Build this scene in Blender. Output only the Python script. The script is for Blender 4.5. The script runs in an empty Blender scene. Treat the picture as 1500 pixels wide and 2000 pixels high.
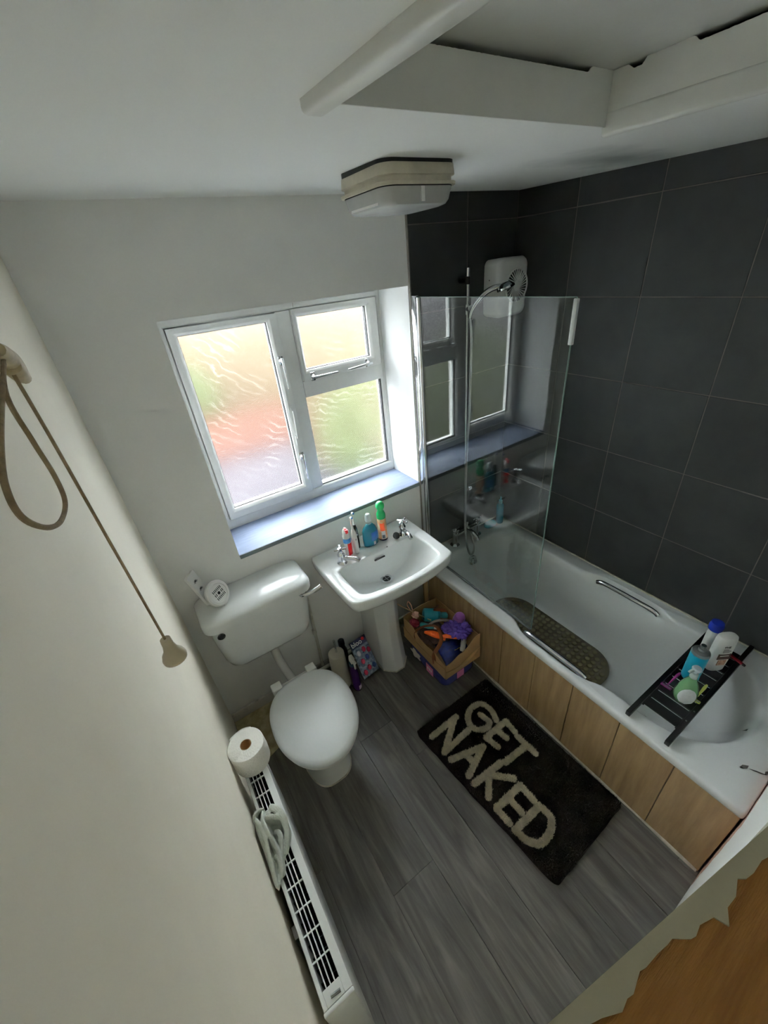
import bpy, bmesh, math, random
import numpy as np
from mathutils import Vector, Matrix, Euler, noise

random.seed(7)
RNG = np.random.default_rng(11)
S = bpy.context.scene
COL = S.collection

# ------------------------------------------------------------------ camera
cam_data = bpy.data.cameras.new('camera')
cam = bpy.data.objects.new('camera', cam_data)
COL.objects.link(cam)
S.camera = cam
F_PX = 786.03
cam_data.sensor_fit = 'VERTICAL'
cam_data.sensor_height = 36.0
cam_data.lens = F_PX / 2000.0 * 36.0
cam_data.clip_start = 0.01
cam_data.clip_end = 200
CAM = Vector((0.1504, -1.6363, 2.0562))
yaw, pitch, roll = (math.radians(a) for a in (30.068, -31.522, -6.339))
fw = Vector((math.sin(yaw) * math.cos(pitch), math.cos(yaw) * math.cos(pitch), math.sin(pitch)))
rt = Vector((math.cos(yaw), -math.sin(yaw), 0))
up = rt.cross(fw)
rt2 = math.cos(roll) * rt + math.sin(roll) * up
up2 = -math.sin(roll) * rt + math.cos(roll) * up
cam.matrix_world = Matrix(((rt2.x, up2.x, -fw.x, CAM.x), (rt2.y, up2.y, -fw.y, CAM.y),
                           (rt2.z, up2.z, -fw.z, CAM.z), (0, 0, 0, 1)))

# ------------------------------------------------------------------ light
SUN_STRENGTH, SKY_STRENGTH, EXPOSURE = 0.4, 42.0, 0.66
w = bpy.data.worlds.new('sky'); S.world = w; w.use_nodes = True       # bright, evenly overcast sky
nt = w.node_tree; nt.nodes.clear()
wo = nt.nodes.new('ShaderNodeOutputWorld'); bg = nt.nodes.new('ShaderNodeBackground')
bg.inputs[0].default_value = (0.91, 0.97, 1.0, 1)
nt.links.new(bg.outputs[0], wo.inputs[0])
# overcast luminance: the zenith is brighter than the horizon
tcw = nt.nodes.new('ShaderNodeTexCoord'); sxw = nt.nodes.new('ShaderNodeSeparateXYZ')
nt.links.new(tcw.outputs['Generated'], sxw.inputs[0])
mrw = nt.nodes.new('ShaderNodeMapRange'); mrw.clamp = True
mrw.inputs[1].default_value = 0.0; mrw.inputs[2].default_value = 1.0
mrw.inputs[3].default_value = SKY_STRENGTH * 0.80; mrw.inputs[4].default_value = SKY_STRENGTH * 1.0
nt.links.new(sxw.outputs[2], mrw.inputs[0]); nt.links.new(mrw.outputs[0], bg.inputs[1])
sd = bpy.data.lights.new('sun', 'SUN'); sd.energy = SUN_STRENGTH; sd.angle = math.radians(1.0)
sd.color = (1.0, 0.93, 0.82)
sun = bpy.data.objects.new('sun', sd); COL.objects.link(sun)
sun.rotation_euler = Vector((0.25, 0.80, -0.75)).to_track_quat('-Z', 'Y').to_euler()
sun.location = (0, -5, 8)
S.view_settings.view_transform = 'Standard'
S.view_settings.look = 'None'
S.view_settings.gamma = 1.0
S.view_settings.use_curve_mapping = False
S.view_settings.exposure = EXPOSURE
S.cycles.diffuse_bounces = 6
S.cycles.max_bounces = 12
S.cycles.transmission_bounces = 8
S.cycles.adaptive_threshold = 0.015
S.cycles.transparent_max_bounces = 12

# ------------------------------------------------------------------ materials
def lin(c):
    return tuple(((v / 12.92) if v <= 0.04045 else ((v + 0.055) / 1.055) ** 2.4) for v in c)
def rgb(r, g, b):
    return lin((r / 255, g / 255, b / 255)) + (1,)
MATS = {}
def M(name, col, rough=0.5, metal=0.0, var=0.0, scale=8.0, bump=0.0, bscale=60.0, trans=0.0, ior=1.45,
      col2=None, stretch=None, coat=0.0, alpha=1.0, per_object=0.0, detail=6.0, spec=0.5, contrast=(0.35, 0.65)):
    if name in MATS: return MATS[name]
    m = bpy.data.materials.new(name); m.use_nodes = True
    t = m.node_tree; p = t.nodes['Principled BSDF']
    p.inputs['Roughness'].default_value = rough
    p.inputs['Metallic'].default_value = metal
    p.inputs['Transmission Weight'].default_value = trans
    p.inputs['IOR'].default_value = ior
    p.inputs['Coat Weight'].default_value = coat
    p.inputs['Coat Roughness'].default_value = 0.05
    p.inputs['Specular IOR Level'].default_value = spec
    p.inputs['Base Color'].default_value = col
    co = None
    if var or col2 is not None or bump or per_object:
        tc = t.nodes.new('ShaderNodeTexCoord'); oi = t.nodes.new('ShaderNodeObjectInfo')
        mp = t.nodes.new('ShaderNodeMapping')
        if stretch: mp.inputs['Scale'].default_value = stretch
        t.links.new(tc.outputs['Object'], mp.inputs['Vector'])
        if per_object:
            vm = t.nodes.new('ShaderNodeMath'); vm.operation = 'MULTIPLY'; vm.inputs[1].default_value = 37.0
            t.links.new(oi.outputs['Random'], vm.inputs[0])
            cb = t.nodes.new('ShaderNodeCombineXYZ')
            for k in range(3): t.links.new(vm.outputs[0], cb.inputs[k])
            t.links.new(cb.outputs[0], mp.inputs['Location'])
        co = mp.outputs[0]
    if col2 is not None or var:
        n = t.nodes.new('ShaderNodeTexNoise'); n.inputs['Scale'].default_value = scale
        n.inputs['Detail'].default_value = detail; n.inputs['Roughness'].default_value = 0.6
        t.links.new(co, n.inputs['Vector'])
        r = t.nodes.new('ShaderNodeValToRGB')
        c2 = col2 if col2 is not None else tuple(v * (1 - var) for v in col[:3]) + (1,)
        r.color_ramp.elements[0].position = contrast[0]; r.color_ramp.elements[1].position = contrast[1]
        r.color_ramp.elements[0].color = c2; r.color_ramp.elements[1].color = col
        t.links.new(n.outputs['Fac'], r.inputs['Fac'])
        last = r.outputs[0]
        if per_object:
            hv = t.nodes.new('ShaderNodeHueSaturation')
            mr = t.nodes.new('ShaderNodeMapRange')
            mr.inputs[3].default_value = 1 - per_object; mr.inputs[4].default_value = 1 + per_object
            t.links.new(oi.outputs['Random'], mr.inputs[0]); t.links.new(mr.outputs[0], hv.inputs['Value'])
            t.links.new(last, hv.inputs['Color']); last = hv.outputs[0]
        t.links.new(last, p.inputs['Base Color'])
    if bump:
        n2 = t.nodes.new('ShaderNodeTexNoise'); n2.inputs['Scale'].default_value = bscale
        n2.inputs['Detail'].default_value = 4
        t.links.new(co, n2.inputs['Vector'])
        b = t.nodes.new('ShaderNodeBump'); b.inputs['Strength'].default_value = bump
        b.inputs['Distance'].default_value = 0.004
        t.links.new(n2.outputs['Fac'], b.inputs['Height']); t.links.new(b.outputs[0], p.inputs['Normal'])
    MATS[name] = m
    return m

def tree(name):
    m = bpy.data.materials.new(name); m.use_nodes = True
    MATS[name] = m
    return m, m.node_tree, m.node_tree.nodes['Principled BSDF']

wall_paint = M('wall_paint', rgb(246, 247, 246), 0.75, var=0.05, scale=3, bump=0.12, bscale=35)
wall_warm = M('wall_paint_cream', rgb(250, 244, 229), 0.75, var=0.05, scale=3, bump=0.12, bscale=30)
gloss_white = M('gloss_white_timber', rgb(224, 225, 220), 0.35, var=0.06, scale=9, bump=0.1, bscale=25)
upvc = M('white_upvc', rgb(232, 233, 230), 0.32, var=0.06, scale=14)
ceramic = M('white_ceramic', rgb(228, 231, 230), 0.14, coat=0.0, var=0.03, scale=4)
acrylic = M('white_acrylic', rgb(226, 229, 229), 0.22, coat=0.0, var=0.03, scale=3)
plastic_w = M('white_plastic', rgb(228, 228, 225), 0.3)
plastic_dirty = M('grubby_white_plastic', rgb(205, 198, 178), 0.45, var=0.25, scale=10)
chrome = M('chrome', rgb(215, 217, 220), 0.08, metal=1.0)
steel = M('brushed_steel', rgb(170, 170, 168), 0.3, metal=1.0)
black = M('black_plastic', rgb(14, 14, 15), 0.4)
rubber = M('black_rubber', rgb(20, 22, 24), 0.6)
sill_grey = M('grey_painted_sill', rgb(138, 150, 176), 0.5, var=0.15, scale=5, stretch=(2, 14, 14), bump=0.1, bscale=30)
sill_edge = M('sill_edge_grey', rgb(112, 122, 126), 0.4, var=0.1, scale=9)
tile_m = M('charcoal_tile', rgb(55, 57, 56), 0.5, col2=rgb(44, 46, 46), scale=5, per_object=0.06, bump=0.06, bscale=90)
grout = M('grey_grout', rgb(112, 107, 100), 0.9, var=0.3, scale=6)
oak = M('oak_laminate', rgb(168, 142, 106), 0.45, col2=rgb(138, 113, 82), scale=3.2, stretch=(6, 9, .8), per_object=0.08, bump=0.08, detail=8)
cream_hair = M('cream_pile', rgb(236, 228, 208), 0.95, var=0.25, scale=40, spec=0.1)
dark_hair = M('dark_brown_pile', rgb(40, 35, 33), 0.95, col2=rgb(30, 27, 27), scale=12, spec=0.05)
card = M('brown_card', rgb(176, 142, 100), 0.8, var=0.12, scale=12, bump=0.1)
raw_wood = M('raw_door_wood', rgb(166, 116, 56), 0.7, col2=rgb(144, 96, 42), scale=14, stretch=(3, 40, 40), bump=0.3, bscale=120)
door_paint = M('cream_door_paint', rgb(196, 188, 160), 0.5, var=0.08, scale=30, bump=0.2, bscale=80)
rad_white = M('radiator_enamel', rgb(226, 229, 228), 0.25, var=0.04, scale=6)
dark_in = M('dark_inside', rgb(40, 42, 42), 0.6)
cord_m = M('beige_cord', rgb(150, 130, 100), 0.85, var=0.35, scale=120, bump=0.4, bscale=300)
tissue = M('white_tissue', rgb(240, 239, 233), 0.95, var=0.04, scale=25, bump=0.5, bscale=160)
terry = M('grey_terry_cloth', rgb(196, 201, 192), 0.95, var=0.18, scale=30, bump=0.6, bscale=220)
beige_vinyl = M('beige_vinyl', rgb(190, 178, 142), 0.5, col2=rgb(150, 136, 100), scale=18)
seal_white = M('white_sealant', rgb(206, 200, 184), 0.6, var=0.3, scale=40)
plaster = M('pink_plaster', rgb(176, 138, 122), 0.9, var=0.2, scale=20, bump=0.3)
clear_pl = M('clear_plastic', rgb(225, 232, 234), 0.12, trans=0.85, ior=1.3)

def floor_mat():
    m, t, p = tree('grey_oak_laminate')
    tc = t.nodes.new('ShaderNodeTexCoord'); oi = t.nodes.new('ShaderNodeObjectInfo')
    mp = t.nodes.new('ShaderNodeMapping'); mp.inputs['Scale'].default_value = (16, 1.6, 1)
    mu = t.nodes.new('ShaderNodeMath'); mu.operation = 'MULTIPLY'; mu.inputs[1].default_value = 53
    t.links.new(oi.outputs['Random'], mu.inputs[0])
    cb = t.nodes.new('ShaderNodeCombineXYZ')
    for k in range(3): t.links.new(mu.outputs[0], cb.inputs[k])
    t.links.new(cb.outputs[0], mp.inputs['Location']); t.links.new(tc.outputs['Object'], mp.inputs['Vector'])
    n = t.nodes.new('ShaderNodeTexNoise'); n.inputs['Scale'].default_value = 1.6
    n.inputs['Detail'].default_value = 8; n.inputs['Roughness'].default_value = 0.62; n.inputs['Distortion'].default_value = 0.6
    t.links.new(mp.outputs[0], n.inputs['Vector'])
    r = t.nodes.new('ShaderNodeValToRGB'); e = r.color_ramp.elements
    e[0].position = 0.28; e[0].color = rgb(68, 65, 61); e[1].position = 0.72; e[1].color = rgb(130, 126, 120)
    e.new(0.5).color = rgb(98, 95, 90)
    t.links.new(n.outputs['Fac'], r.inputs['Fac'])
    # dark knots
    mp2 = t.nodes.new('ShaderNodeMapping'); mp2.inputs['Scale'].default_value = (9, 3.2, 1)
    t.links.new(cb.outputs[0], mp2.inputs['Location']); t.links.new(tc.outputs['Object'], mp2.inputs['Vector'])
    n2 = t.nodes.new('ShaderNodeTexNoise'); n2.inputs['Scale'].default_value = 1.3; n2.inputs['Detail'].default_value = 3
    t.links.new(mp2.outputs[0], n2.inputs['Vector'])
    r2 = t.nodes.new('ShaderNodeValToRGB'); e = r2.color_ramp.elements
    e[0].position = 0.66; e[0].color = (0, 0, 0, 1); e[1].position = 0.78; e[1].color = (1, 1, 1, 1)
    t.links.new(n2.outputs['Fac'], r2.inputs['Fac'])
    mx = t.nodes.new('ShaderNodeMixRGB'); mx.inputs[2].default_value = rgb(62, 60, 57)
    t.links.new(r2.outputs[0], mx.inputs[0]); t.links.new(r.outputs[0], mx.inputs[1])
    hv = t.nodes.new('ShaderNodeHueSaturation'); mr = t.nodes.new('ShaderNodeMapRange')
    mr.inputs[3].default_value = 0.86; mr.inputs[4].default_value = 1.1
    t.links.new(oi.outputs['Random'], mr.inputs[0]); t.links.new(mr.outputs[0], hv.inputs['Value'])
    t.links.new(mx.outputs[0], hv.inputs['Color']); t.links.new(hv.outputs[0], p.inputs['Base Color'])
    p.inputs['Roughness'].default_value = 0.38
    b = t.nodes.new('ShaderNodeBump'); b.inputs['Strength'].default_value = 0.08; b.inputs['Distance'].default_value = 0.003
    t.links.new(n.outputs['Fac'], b.inputs['Height']); t.links.new(b.outputs[0], p.inputs['Normal'])
    return m
floor_m = floor_mat()

def ceiling_mat():
    m, t, p = tree('ceiling_paint')
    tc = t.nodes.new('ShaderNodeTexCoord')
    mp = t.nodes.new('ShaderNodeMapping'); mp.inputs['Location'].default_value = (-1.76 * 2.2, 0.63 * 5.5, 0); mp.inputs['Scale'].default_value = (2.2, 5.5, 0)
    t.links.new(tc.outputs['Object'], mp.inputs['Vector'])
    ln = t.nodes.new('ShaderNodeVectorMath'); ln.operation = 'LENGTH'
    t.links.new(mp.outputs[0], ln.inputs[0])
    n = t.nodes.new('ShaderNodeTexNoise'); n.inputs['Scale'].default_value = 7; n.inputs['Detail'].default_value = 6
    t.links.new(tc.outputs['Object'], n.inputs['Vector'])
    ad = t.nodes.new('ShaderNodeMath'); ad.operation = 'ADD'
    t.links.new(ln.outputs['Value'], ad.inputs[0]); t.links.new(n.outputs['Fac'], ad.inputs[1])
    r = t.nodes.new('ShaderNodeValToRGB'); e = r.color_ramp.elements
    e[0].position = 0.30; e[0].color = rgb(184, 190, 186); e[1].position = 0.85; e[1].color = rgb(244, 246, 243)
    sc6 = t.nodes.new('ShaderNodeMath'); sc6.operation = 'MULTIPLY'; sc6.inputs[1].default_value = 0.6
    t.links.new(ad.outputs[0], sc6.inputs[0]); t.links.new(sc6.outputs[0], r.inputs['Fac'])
    t.links.new(r.outputs[0], p.inputs['Base Color']); p.inputs['Roughness'].default_value = 0.8
    b = t.nodes.new('ShaderNodeBump'); b.inputs['Strength'].default_value = 0.12; b.inputs['Distance'].default_value = 0.004
    n2 = t.nodes.new('ShaderNodeTexNoise'); n2.inputs['Scale'].default_value = 16
    t.links.new(tc.outputs['Object'], n2.inputs['Vector'])
    t.links.new(n2.outputs['Fac'], b.inputs['Height']); t.links.new(b.outputs[0], p.inputs['Normal'])
    return m
ceil_m = ceiling_mat()

def glass_mat():
    m = bpy.data.materials.new('screen_glass'); m.use_nodes = True; t = m.node_tree
    t.nodes.clear(); o = t.nodes.new('ShaderNodeOutputMaterial')
    tr = t.nodes.new('ShaderNodeBsdfTransparent'); tr.inputs[0].default_value = (0.93, 0.96, 0.95, 1)
    gl = t.nodes.new('ShaderNodeBsdfGlossy'); gl.inputs['Roughness'].default_value = 0.0
    gl.inputs[0].default_value = (1, 1, 1, 1)
    fr = t.nodes.new('ShaderNodeFresnel'); fr.inputs[0].default_value = 1.5
    ge = t.nodes.new('ShaderNodeNewGeometry'); mr = t.nodes.new('ShaderNodeMapRange')
    mr.inputs[3].default_value = 1.5; mr.inputs[4].default_value = 1 / 1.5      # same index on both faces of the pane
    t.links.new(ge.outputs['Backfacing'], mr.inputs[0]); t.links.new(mr.outputs[0], fr.inputs[0])
    mx = t.nodes.new('ShaderNodeMixShader')
    t.links.new(fr.outputs[0], mx.inputs[0]); t.links.new(tr.outputs[0], mx.inputs[1]); t.links.new(gl.outputs[0], mx.inputs[2])
    t.links.new(mx.outputs[0], o.inputs[0])
    return m
glass_m = glass_mat()
glass_edge = M('glass_edge', rgb(150, 176, 168), 0.2, trans=0.3)

def frosted_mat():
    m, t, p = tree('frosted_glass')
    p.inputs['Base Color'].default_value = (0.97, 0.98, 0.97, 1)
    p.inputs['Transmission Weight'].default_value = 1.0
    p.inputs['IOR'].default_value = 1.4
    p.inputs['Roughness'].default_value = 0.20
    tc = t.nodes.new('ShaderNodeTexCoord')
    n = t.nodes.new('ShaderNodeTexNoise'); n.inputs['Scale'].default_value = 170; n.inputs['Detail'].default_value = 3
    t.links.new(tc.outputs['Object'], n.inputs['Vector'])
    b = t.nodes.new('ShaderNodeBump'); b.inputs['Strength'].default_value = 0.35; b.inputs['Distance'].default_value = 0.001
    t.links.new(n.outputs['Fac'], b.inputs['Height']); t.links.new(b.outputs[0], p.inputs['Normal'])
    # wiped smears: streaky arcs that haze the glass
    mp = t.nodes.new('ShaderNodeMapping'); mp.inputs['Location'].default_value = (-0.60, 0, -1.66)
    t.links.new(tc.outputs['Object'], mp.inputs['Vector'])
    wv = t.nodes.new('ShaderNodeTexWave'); wv.wave_type = 'RINGS'; wv.rings_direction = 'Y'
    wv.inputs['Scale'].default_value = 9; wv.inputs['Distortion'].default_value = 7; wv.inputs['Detail'].default_value = 5
    wv.inputs['Detail Scale'].default_value = 2.2
    t.links.new(mp.outputs[0], wv.inputs['Vector'])
    n3 = t.nodes.new('ShaderNodeTexNoise'); n3.inputs['Scale'].default_value = 5
    t.links.new(tc.outputs['Object'], n3.inputs['Vector'])
    r3 = t.nodes.new('ShaderNodeValToRGB'); r3.color_ramp.elements[0].position = .45; r3.color_ramp.elements[1].position = .7
    t.links.new(n3.outputs['Fac'], r3.inputs['Fac'])
    rw = t.nodes.new('ShaderNodeValToRGB'); rw.color_ramp.elements[0].position = .72; rw.color_ramp.elements[1].position = 1.0
    t.links.new(wv.outputs['Fac'], rw.inputs['Fac'])
    mu = t.nodes.new('ShaderNodeMath'); mu.operation = 'MULTIPLY'
    t.links.new(r3.outputs[0], mu.inputs[0]); t.links.new(rw.outputs[0], mu.inputs[1])
    mu2 = t.nodes.new('ShaderNodeMath'); mu2.operation = 'MULTIPLY'; mu2.inputs[1].default_value = 0.020
    t.links.new(mu.outputs[0], mu2.inputs[0])
    tl = t.nodes.new('ShaderNodeBsdfTranslucent'); tl.inputs[0].default_value = (.9, .9, .86, 1)
    ms = t.nodes.new('ShaderNodeMixShader'); o = t.nodes['Material Output']
    t.links.new(mu2.outputs[0], ms.inputs[0]); t.links.new(p.outputs[0], ms.inputs[1]); t.links.new(tl.outputs[0], ms.inputs[2])
    t.links.new(ms.outputs[0], o.inputs[0])
    return m
frosted = frosted_mat()

# ------------------------------------------------------------------ geometry helpers (all in world coordinates)
ORG = {}
def join(*gs):
    V, Fc = [], []
    for v, f in gs:
        k = len(V); V += [tuple(p) for p in v]; Fc += [tuple(i + k for i in q) for q in f]
    return V, Fc
def gbox(x0, x1, y0, y1, z0, z1):
    x0, x1 = min(x0, x1), max(x0, x1); y0, y1 = min(y0, y1), max(y0, y1); z0, z1 = min(z0, z1), max(z0, z1)
    v = [(x0, y0, z0), (x1, y0, z0), (x1, y1, z0), (x0, y1, z0), (x0, y0, z1), (x1, y0, z1), (x1, y1, z1), (x0, y1, z1)]
    return v, [(0, 3, 2, 1), (4, 5, 6, 7), (0, 1, 5, 4), (1, 2, 6, 5), (2, 3, 7, 6), (3, 0, 4, 7)]
def loft(rings, cap0=True, cap1=True):
    n = len(rings[0]); V = [tuple(p) for r in rings for p in r]; Fc = []
    for k in range(len(rings) - 1):
        for i in range(n):
            j = (i + 1) % n
            Fc.append((k * n + i, k * n + j, (k + 1) * n + j, (k + 1) * n + i))
    if cap0: Fc.append(tuple(reversed(range(n))))
    if cap1: Fc.append(tuple(range((len(rings) - 1) * n, len(rings) * n)))
    return V, Fc
def lathe(prof, c=(0, 0, 0), n=24, axis=(0, 0, 1), cap=True, sx=1.0, sy=1.0, rot=0.0):
    ax = Vector(axis).normalized(); q = Vector((0, 0, 1)).rotation_difference(ax)
    rings = []
    for r, z in prof:
        ring = []
        for i in range(n):
            a = 2 * math.pi * i / n + rot
            ring.append(Vector(c) + q @ Vector((max(r, 1e-5) * math.cos(a) * sx, max(r, 1e-5) * math.sin(a) * sy, z)))
        rings.append(ring)
    return loft(rings, cap, cap)
def smooth_path(pts, k=6, closed=False):
    P = [Vector(p) for p in pts]
    if len(P) < 3: return P
    out = []; n = len(P); rng = range(n if closed else n - 1)
    for i in rng:
        p0 = P[(i - 1) % n] if (closed or i > 0) else P[0]
        p1 = P[i]; p2 = P[(i + 1) % n]
        p3 = P[(i + 2) % n] if (closed or i + 2 < n) else P[-1]
        for s in range(k):
            t = s / k
            out.append(0.5 * ((2 * p1) + (-p0 + p2) * t + (2 * p0 - 5 * p1 + 4 * p2 - p3) * t * t + (-p0 + 3 * p1 - 3 * p2 + p3) * t ** 3))
    if not closed: out.append(P[-1])
    return out
def tube(pts, r, n=10, k=6, smooth=True, flat=1.0):
    P = smooth_path(pts, k) if smooth else [Vector(p) for p in pts]
    rings = []; ref = None
    for i, p in enumerate(P):
        d = (P[min(i + 1, len(P) - 1)] - P[max(i - 1, 0)]).normalized()
        if ref is None:
            ref = d.orthogonal().normalized()
        ref = (ref - d * ref.dot(d)).normalized(); b = d.cross(ref)
        rr = r(i / (len(P) - 1)) if callable(r) else r
        rings.append([p + ref * (rr * math.cos(2 * math.pi * j / n)) + b * (rr * flat * math.sin(2 * math.pi * j / n)) for j in range(n)])
    return loft(rings)
def bar(a, b, wdt, hgt, upv=(0, 0, 1)):
    a, b = Vector(a), Vector(b); d = (b - a).normalized(); u = Vector(upv); s = d.cross(u).normalized(); u = s.cross(d).normalized()
    v = []
    for p in (a, b):
        for sx, su in ((-1, -1), (1, -1), (1, 1), (-1, 1)):
            v.append(p + s * (sx * wdt / 2) + u * (su * hgt / 2))
    return v, [(0, 3, 2, 1), (4, 5, 6, 7), (0, 1, 5, 4), (1, 2, 6, 5), (2, 3, 7, 6), (3, 0, 4, 7)]
def prism(poly, f):
    """poly: 2-D points; f(a,b,t) -> xyz for t 0/1"""
    n = len(poly)
    return loft([[f(a, b, 0) for a, b in poly], [f(a, b, 1) for a, b in poly]])
def rrect(x0, x1, y0, y1, r, z, nc=6, ns=10):
    """closed ring, counter-clockwise; r one radius or four (x1y1, x0y1, x0y0, x1y0)"""
    if not isinstance(r, (tuple, list)): r = (r,) * 4
    C = [(x1, y1, -1, -1, 0), (x0, y1, 1, -1, 1), (x0, y0, 1, 1, 2), (x1, y0, -1, 1, 3)]
    arcs = []
    for cx, cy, sx, sy, k in C:
        rr = r[k]; ox, oy = cx + sx * rr, cy + sy * rr
        arcs.append([(ox + rr * math.cos(math.pi / 2 * (k + i / nc)), oy + rr * math.sin(math.pi / 2 * (k + i / nc))) for i in range(nc + 1)])
    out = []
    for k in range(4):
        out += arcs[k]; a = arcs[k][-1]; b = arcs[(k + 1) % 4][0]
        for i in range(1, ns): out.append((a[0] + (b[0] - a[0]) * i / ns, a[1] + (b[1] - a[1]) * i / ns))
    return [Vector((x, y, z)) for x, y in out]
def chaikin(P, it=3):
    P = [Vector(p) for p in P]
    for _ in range(it):
        Q = []
        for i in range(len(P)):
            a, b = P[i], P[(i + 1) % len(P)]
            Q += [a * .75 + b * .25, a * .25 + b * .75]
        P = Q
    return P
def radial(P, c, n=72):
    c = Vector(c); out = []
    for i in range(n):
        a = 2 * math.pi * i / n; d = Vector((math.cos(a), math.sin(a))); best = None
        for k in range(len(P)):
            p, q = P[k] - c, P[(k + 1) % len(P)] - c; e = q - p
            den = d.x * e.y - d.y * e.x
            if abs(den) < 1e-12: continue
            t = (p.x * e.y - p.y * e.x) / den; s = (p.x * d.y - p.y * d.x) / den
            if -1e-9 <= s <= 1 + 1e-9 and t > 0 and (best is None or t > best): best = t
        out.append(best)
    return out
def ring_r(R, c, z, scale=1.0, inset=0.0):
    n = len(R)
    return [Vector((c[0] + (R[i] * scale - inset) * math.cos(2 * math.pi * i / n), c[1] + (R[i] * scale - inset) * math.sin(2 * math.pi * i / n), z)) for i in range(n)]

def tag(o, label, cat, group=None, kind=None):
    if label: o['label'] = label
    if cat: o['category'] = cat
    if group: o['group'] = group
    if kind: o['kind'] = kind
    return o
def thing(name, loc, label, cat, group=None, kind=None):
    o = bpy.data.objects.new(name, None); COL.objects.link(o); o.location = loc
    o.empty_display_size = 0.02
    ORG[o] = Vector(loc); tag(o, label, cat, group, kind); return o
def mk(name, geo, mat, parent=None, smooth=None, bevel=0.0, seg=2, label=None, cat=None, group=None, kind=None, solid=0.0, sub=0):
    v, f = geo
    V = [Vector(p) for p in v]
    if parent is not None: org = ORG[parent]
    else:
        xs = [p.x for p in V]; ys = [p.y for p in V]; zs = [p.z for p in V]
        org = Vector(((min(xs) + max(xs)) / 2, (min(ys) + max(ys)) / 2, min(zs)))
        if kind == 'structure': org = Vector((0, 0, 0))
    me = bpy.data.meshes.new(name)
    me.from_pydata([tuple(p - org) for p in V], [], f); me.update()
    if bevel or True:
        bm = bmesh.new(); bm.from_mesh(me)
        bmesh.ops.recalc_face_normals(bm, faces=bm.faces)
        if bevel:
            es = [e for e in bm.edges if len(e.link_faces) == 2 and e.calc_face_angle(0) > 0.5]
            bmesh.ops.bevel(bm, geom=es, offset=bevel, segments=seg, affect='EDGES', clamp_overlap=True, profile=0.5)
        bm.to_mesh(me); bm.free()
    me.materials.append(mat)
    if smooth is None: smooth = 35
    if smooth:
        for p in me.polygons: p.use_smooth = True
        me.set_sharp_from_angle(angle=math.radians(smooth))
    o = bpy.data.objects.new(name, me); COL.objects.link(o)
    ORG[o] = org
    if parent is not None: o.parent = parent
    else: o.location = org
    tag(o, label, cat, group, kind)
    if solid:
        md = o.modifiers.new('solid', 'SOLIDIFY'); md.thickness = solid; md.offset = 0
    if sub:
        md = o.modifiers.new('sub', 'SUBSURF'); md.levels = sub; md.render_levels = sub
    return o
def inst(src, name, dloc, parent):
    o = bpy.data.objects.new(name, src.data); COL.objects.link(o); o.parent = parent
    o.location = Vector(src.location) + Vector(dloc); ORG[o] = ORG[src] + Vector(dloc); return o
def text(name, body, size, mat, parent, origin, right, upv, depth=0.0004, align='CENTER', label=None):
    c = bpy.data.curves.new(name, 'FONT'); c.body = body; c.size = size; c.extrude = depth; c.align_x = align; c.align_y = 'CENTER'
    c.materials.append(mat)
    o = bpy.data.objects.new(name, c); COL.objects.link(o); o.parent = parent
    r = Vector(right).normalized(); u = Vector(upv); u = (u - r * u.dot(r)).normalized(); n = r.cross(u)
    p = Vector(origin) - ORG[parent]
    o.matrix_local = Matrix(((r.x, u.x, n.x, p.x), (r.y, u.y, n.y, p.y), (r.z, u.z, n.z, p.z), (0, 0, 0, 1)))
    if label: o['label'] = label
    bpy.context.view_layer.update()
    me = bpy.data.meshes.new_from_object(o.evaluated_get(bpy.context.evaluated_depsgraph_get()))
    q = bpy.data.objects.new(name, me); ml = o.matrix_local.copy(); bpy.data.objects.remove(o)
    COL.objects.link(q); q.parent = parent; q.matrix_local = ml
    if label: q['label'] = label
    return q

# ------------------------------------------------------------------ room shell
XR = 2.007; YN = -1.705
XL0, XL1, ZS0, ZS1 = 0.315, 1.344, 0.996, 1.964     # window opening
def zceil(y): return 2.287 + 0.021 * y
WT = 0.34                                            # outer wall thickness
mk('wall_left', gbox(-0.12, 0, -1.83, WT, -0.1, 2.6), wall_warm, kind='structure')
mk('wall_window', join(gbox(0, XL0, 0, WT, -0.1, 2.6), gbox(XL1, XR + .13, 0, WT, -0.1, 2.6),
                       gbox(XL0, XL1, 0, WT, -0.1, ZS0 - 0.02), gbox(XL0, XL1, 0, WT, ZS1, 2.6)), wall_paint, kind='structure', smooth=0)
wr = mk('wall_right', gbox(XR + .0015, XR + .13, -1.83, 0.0, -0.1, 2.6), grout, kind='structure')

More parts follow.
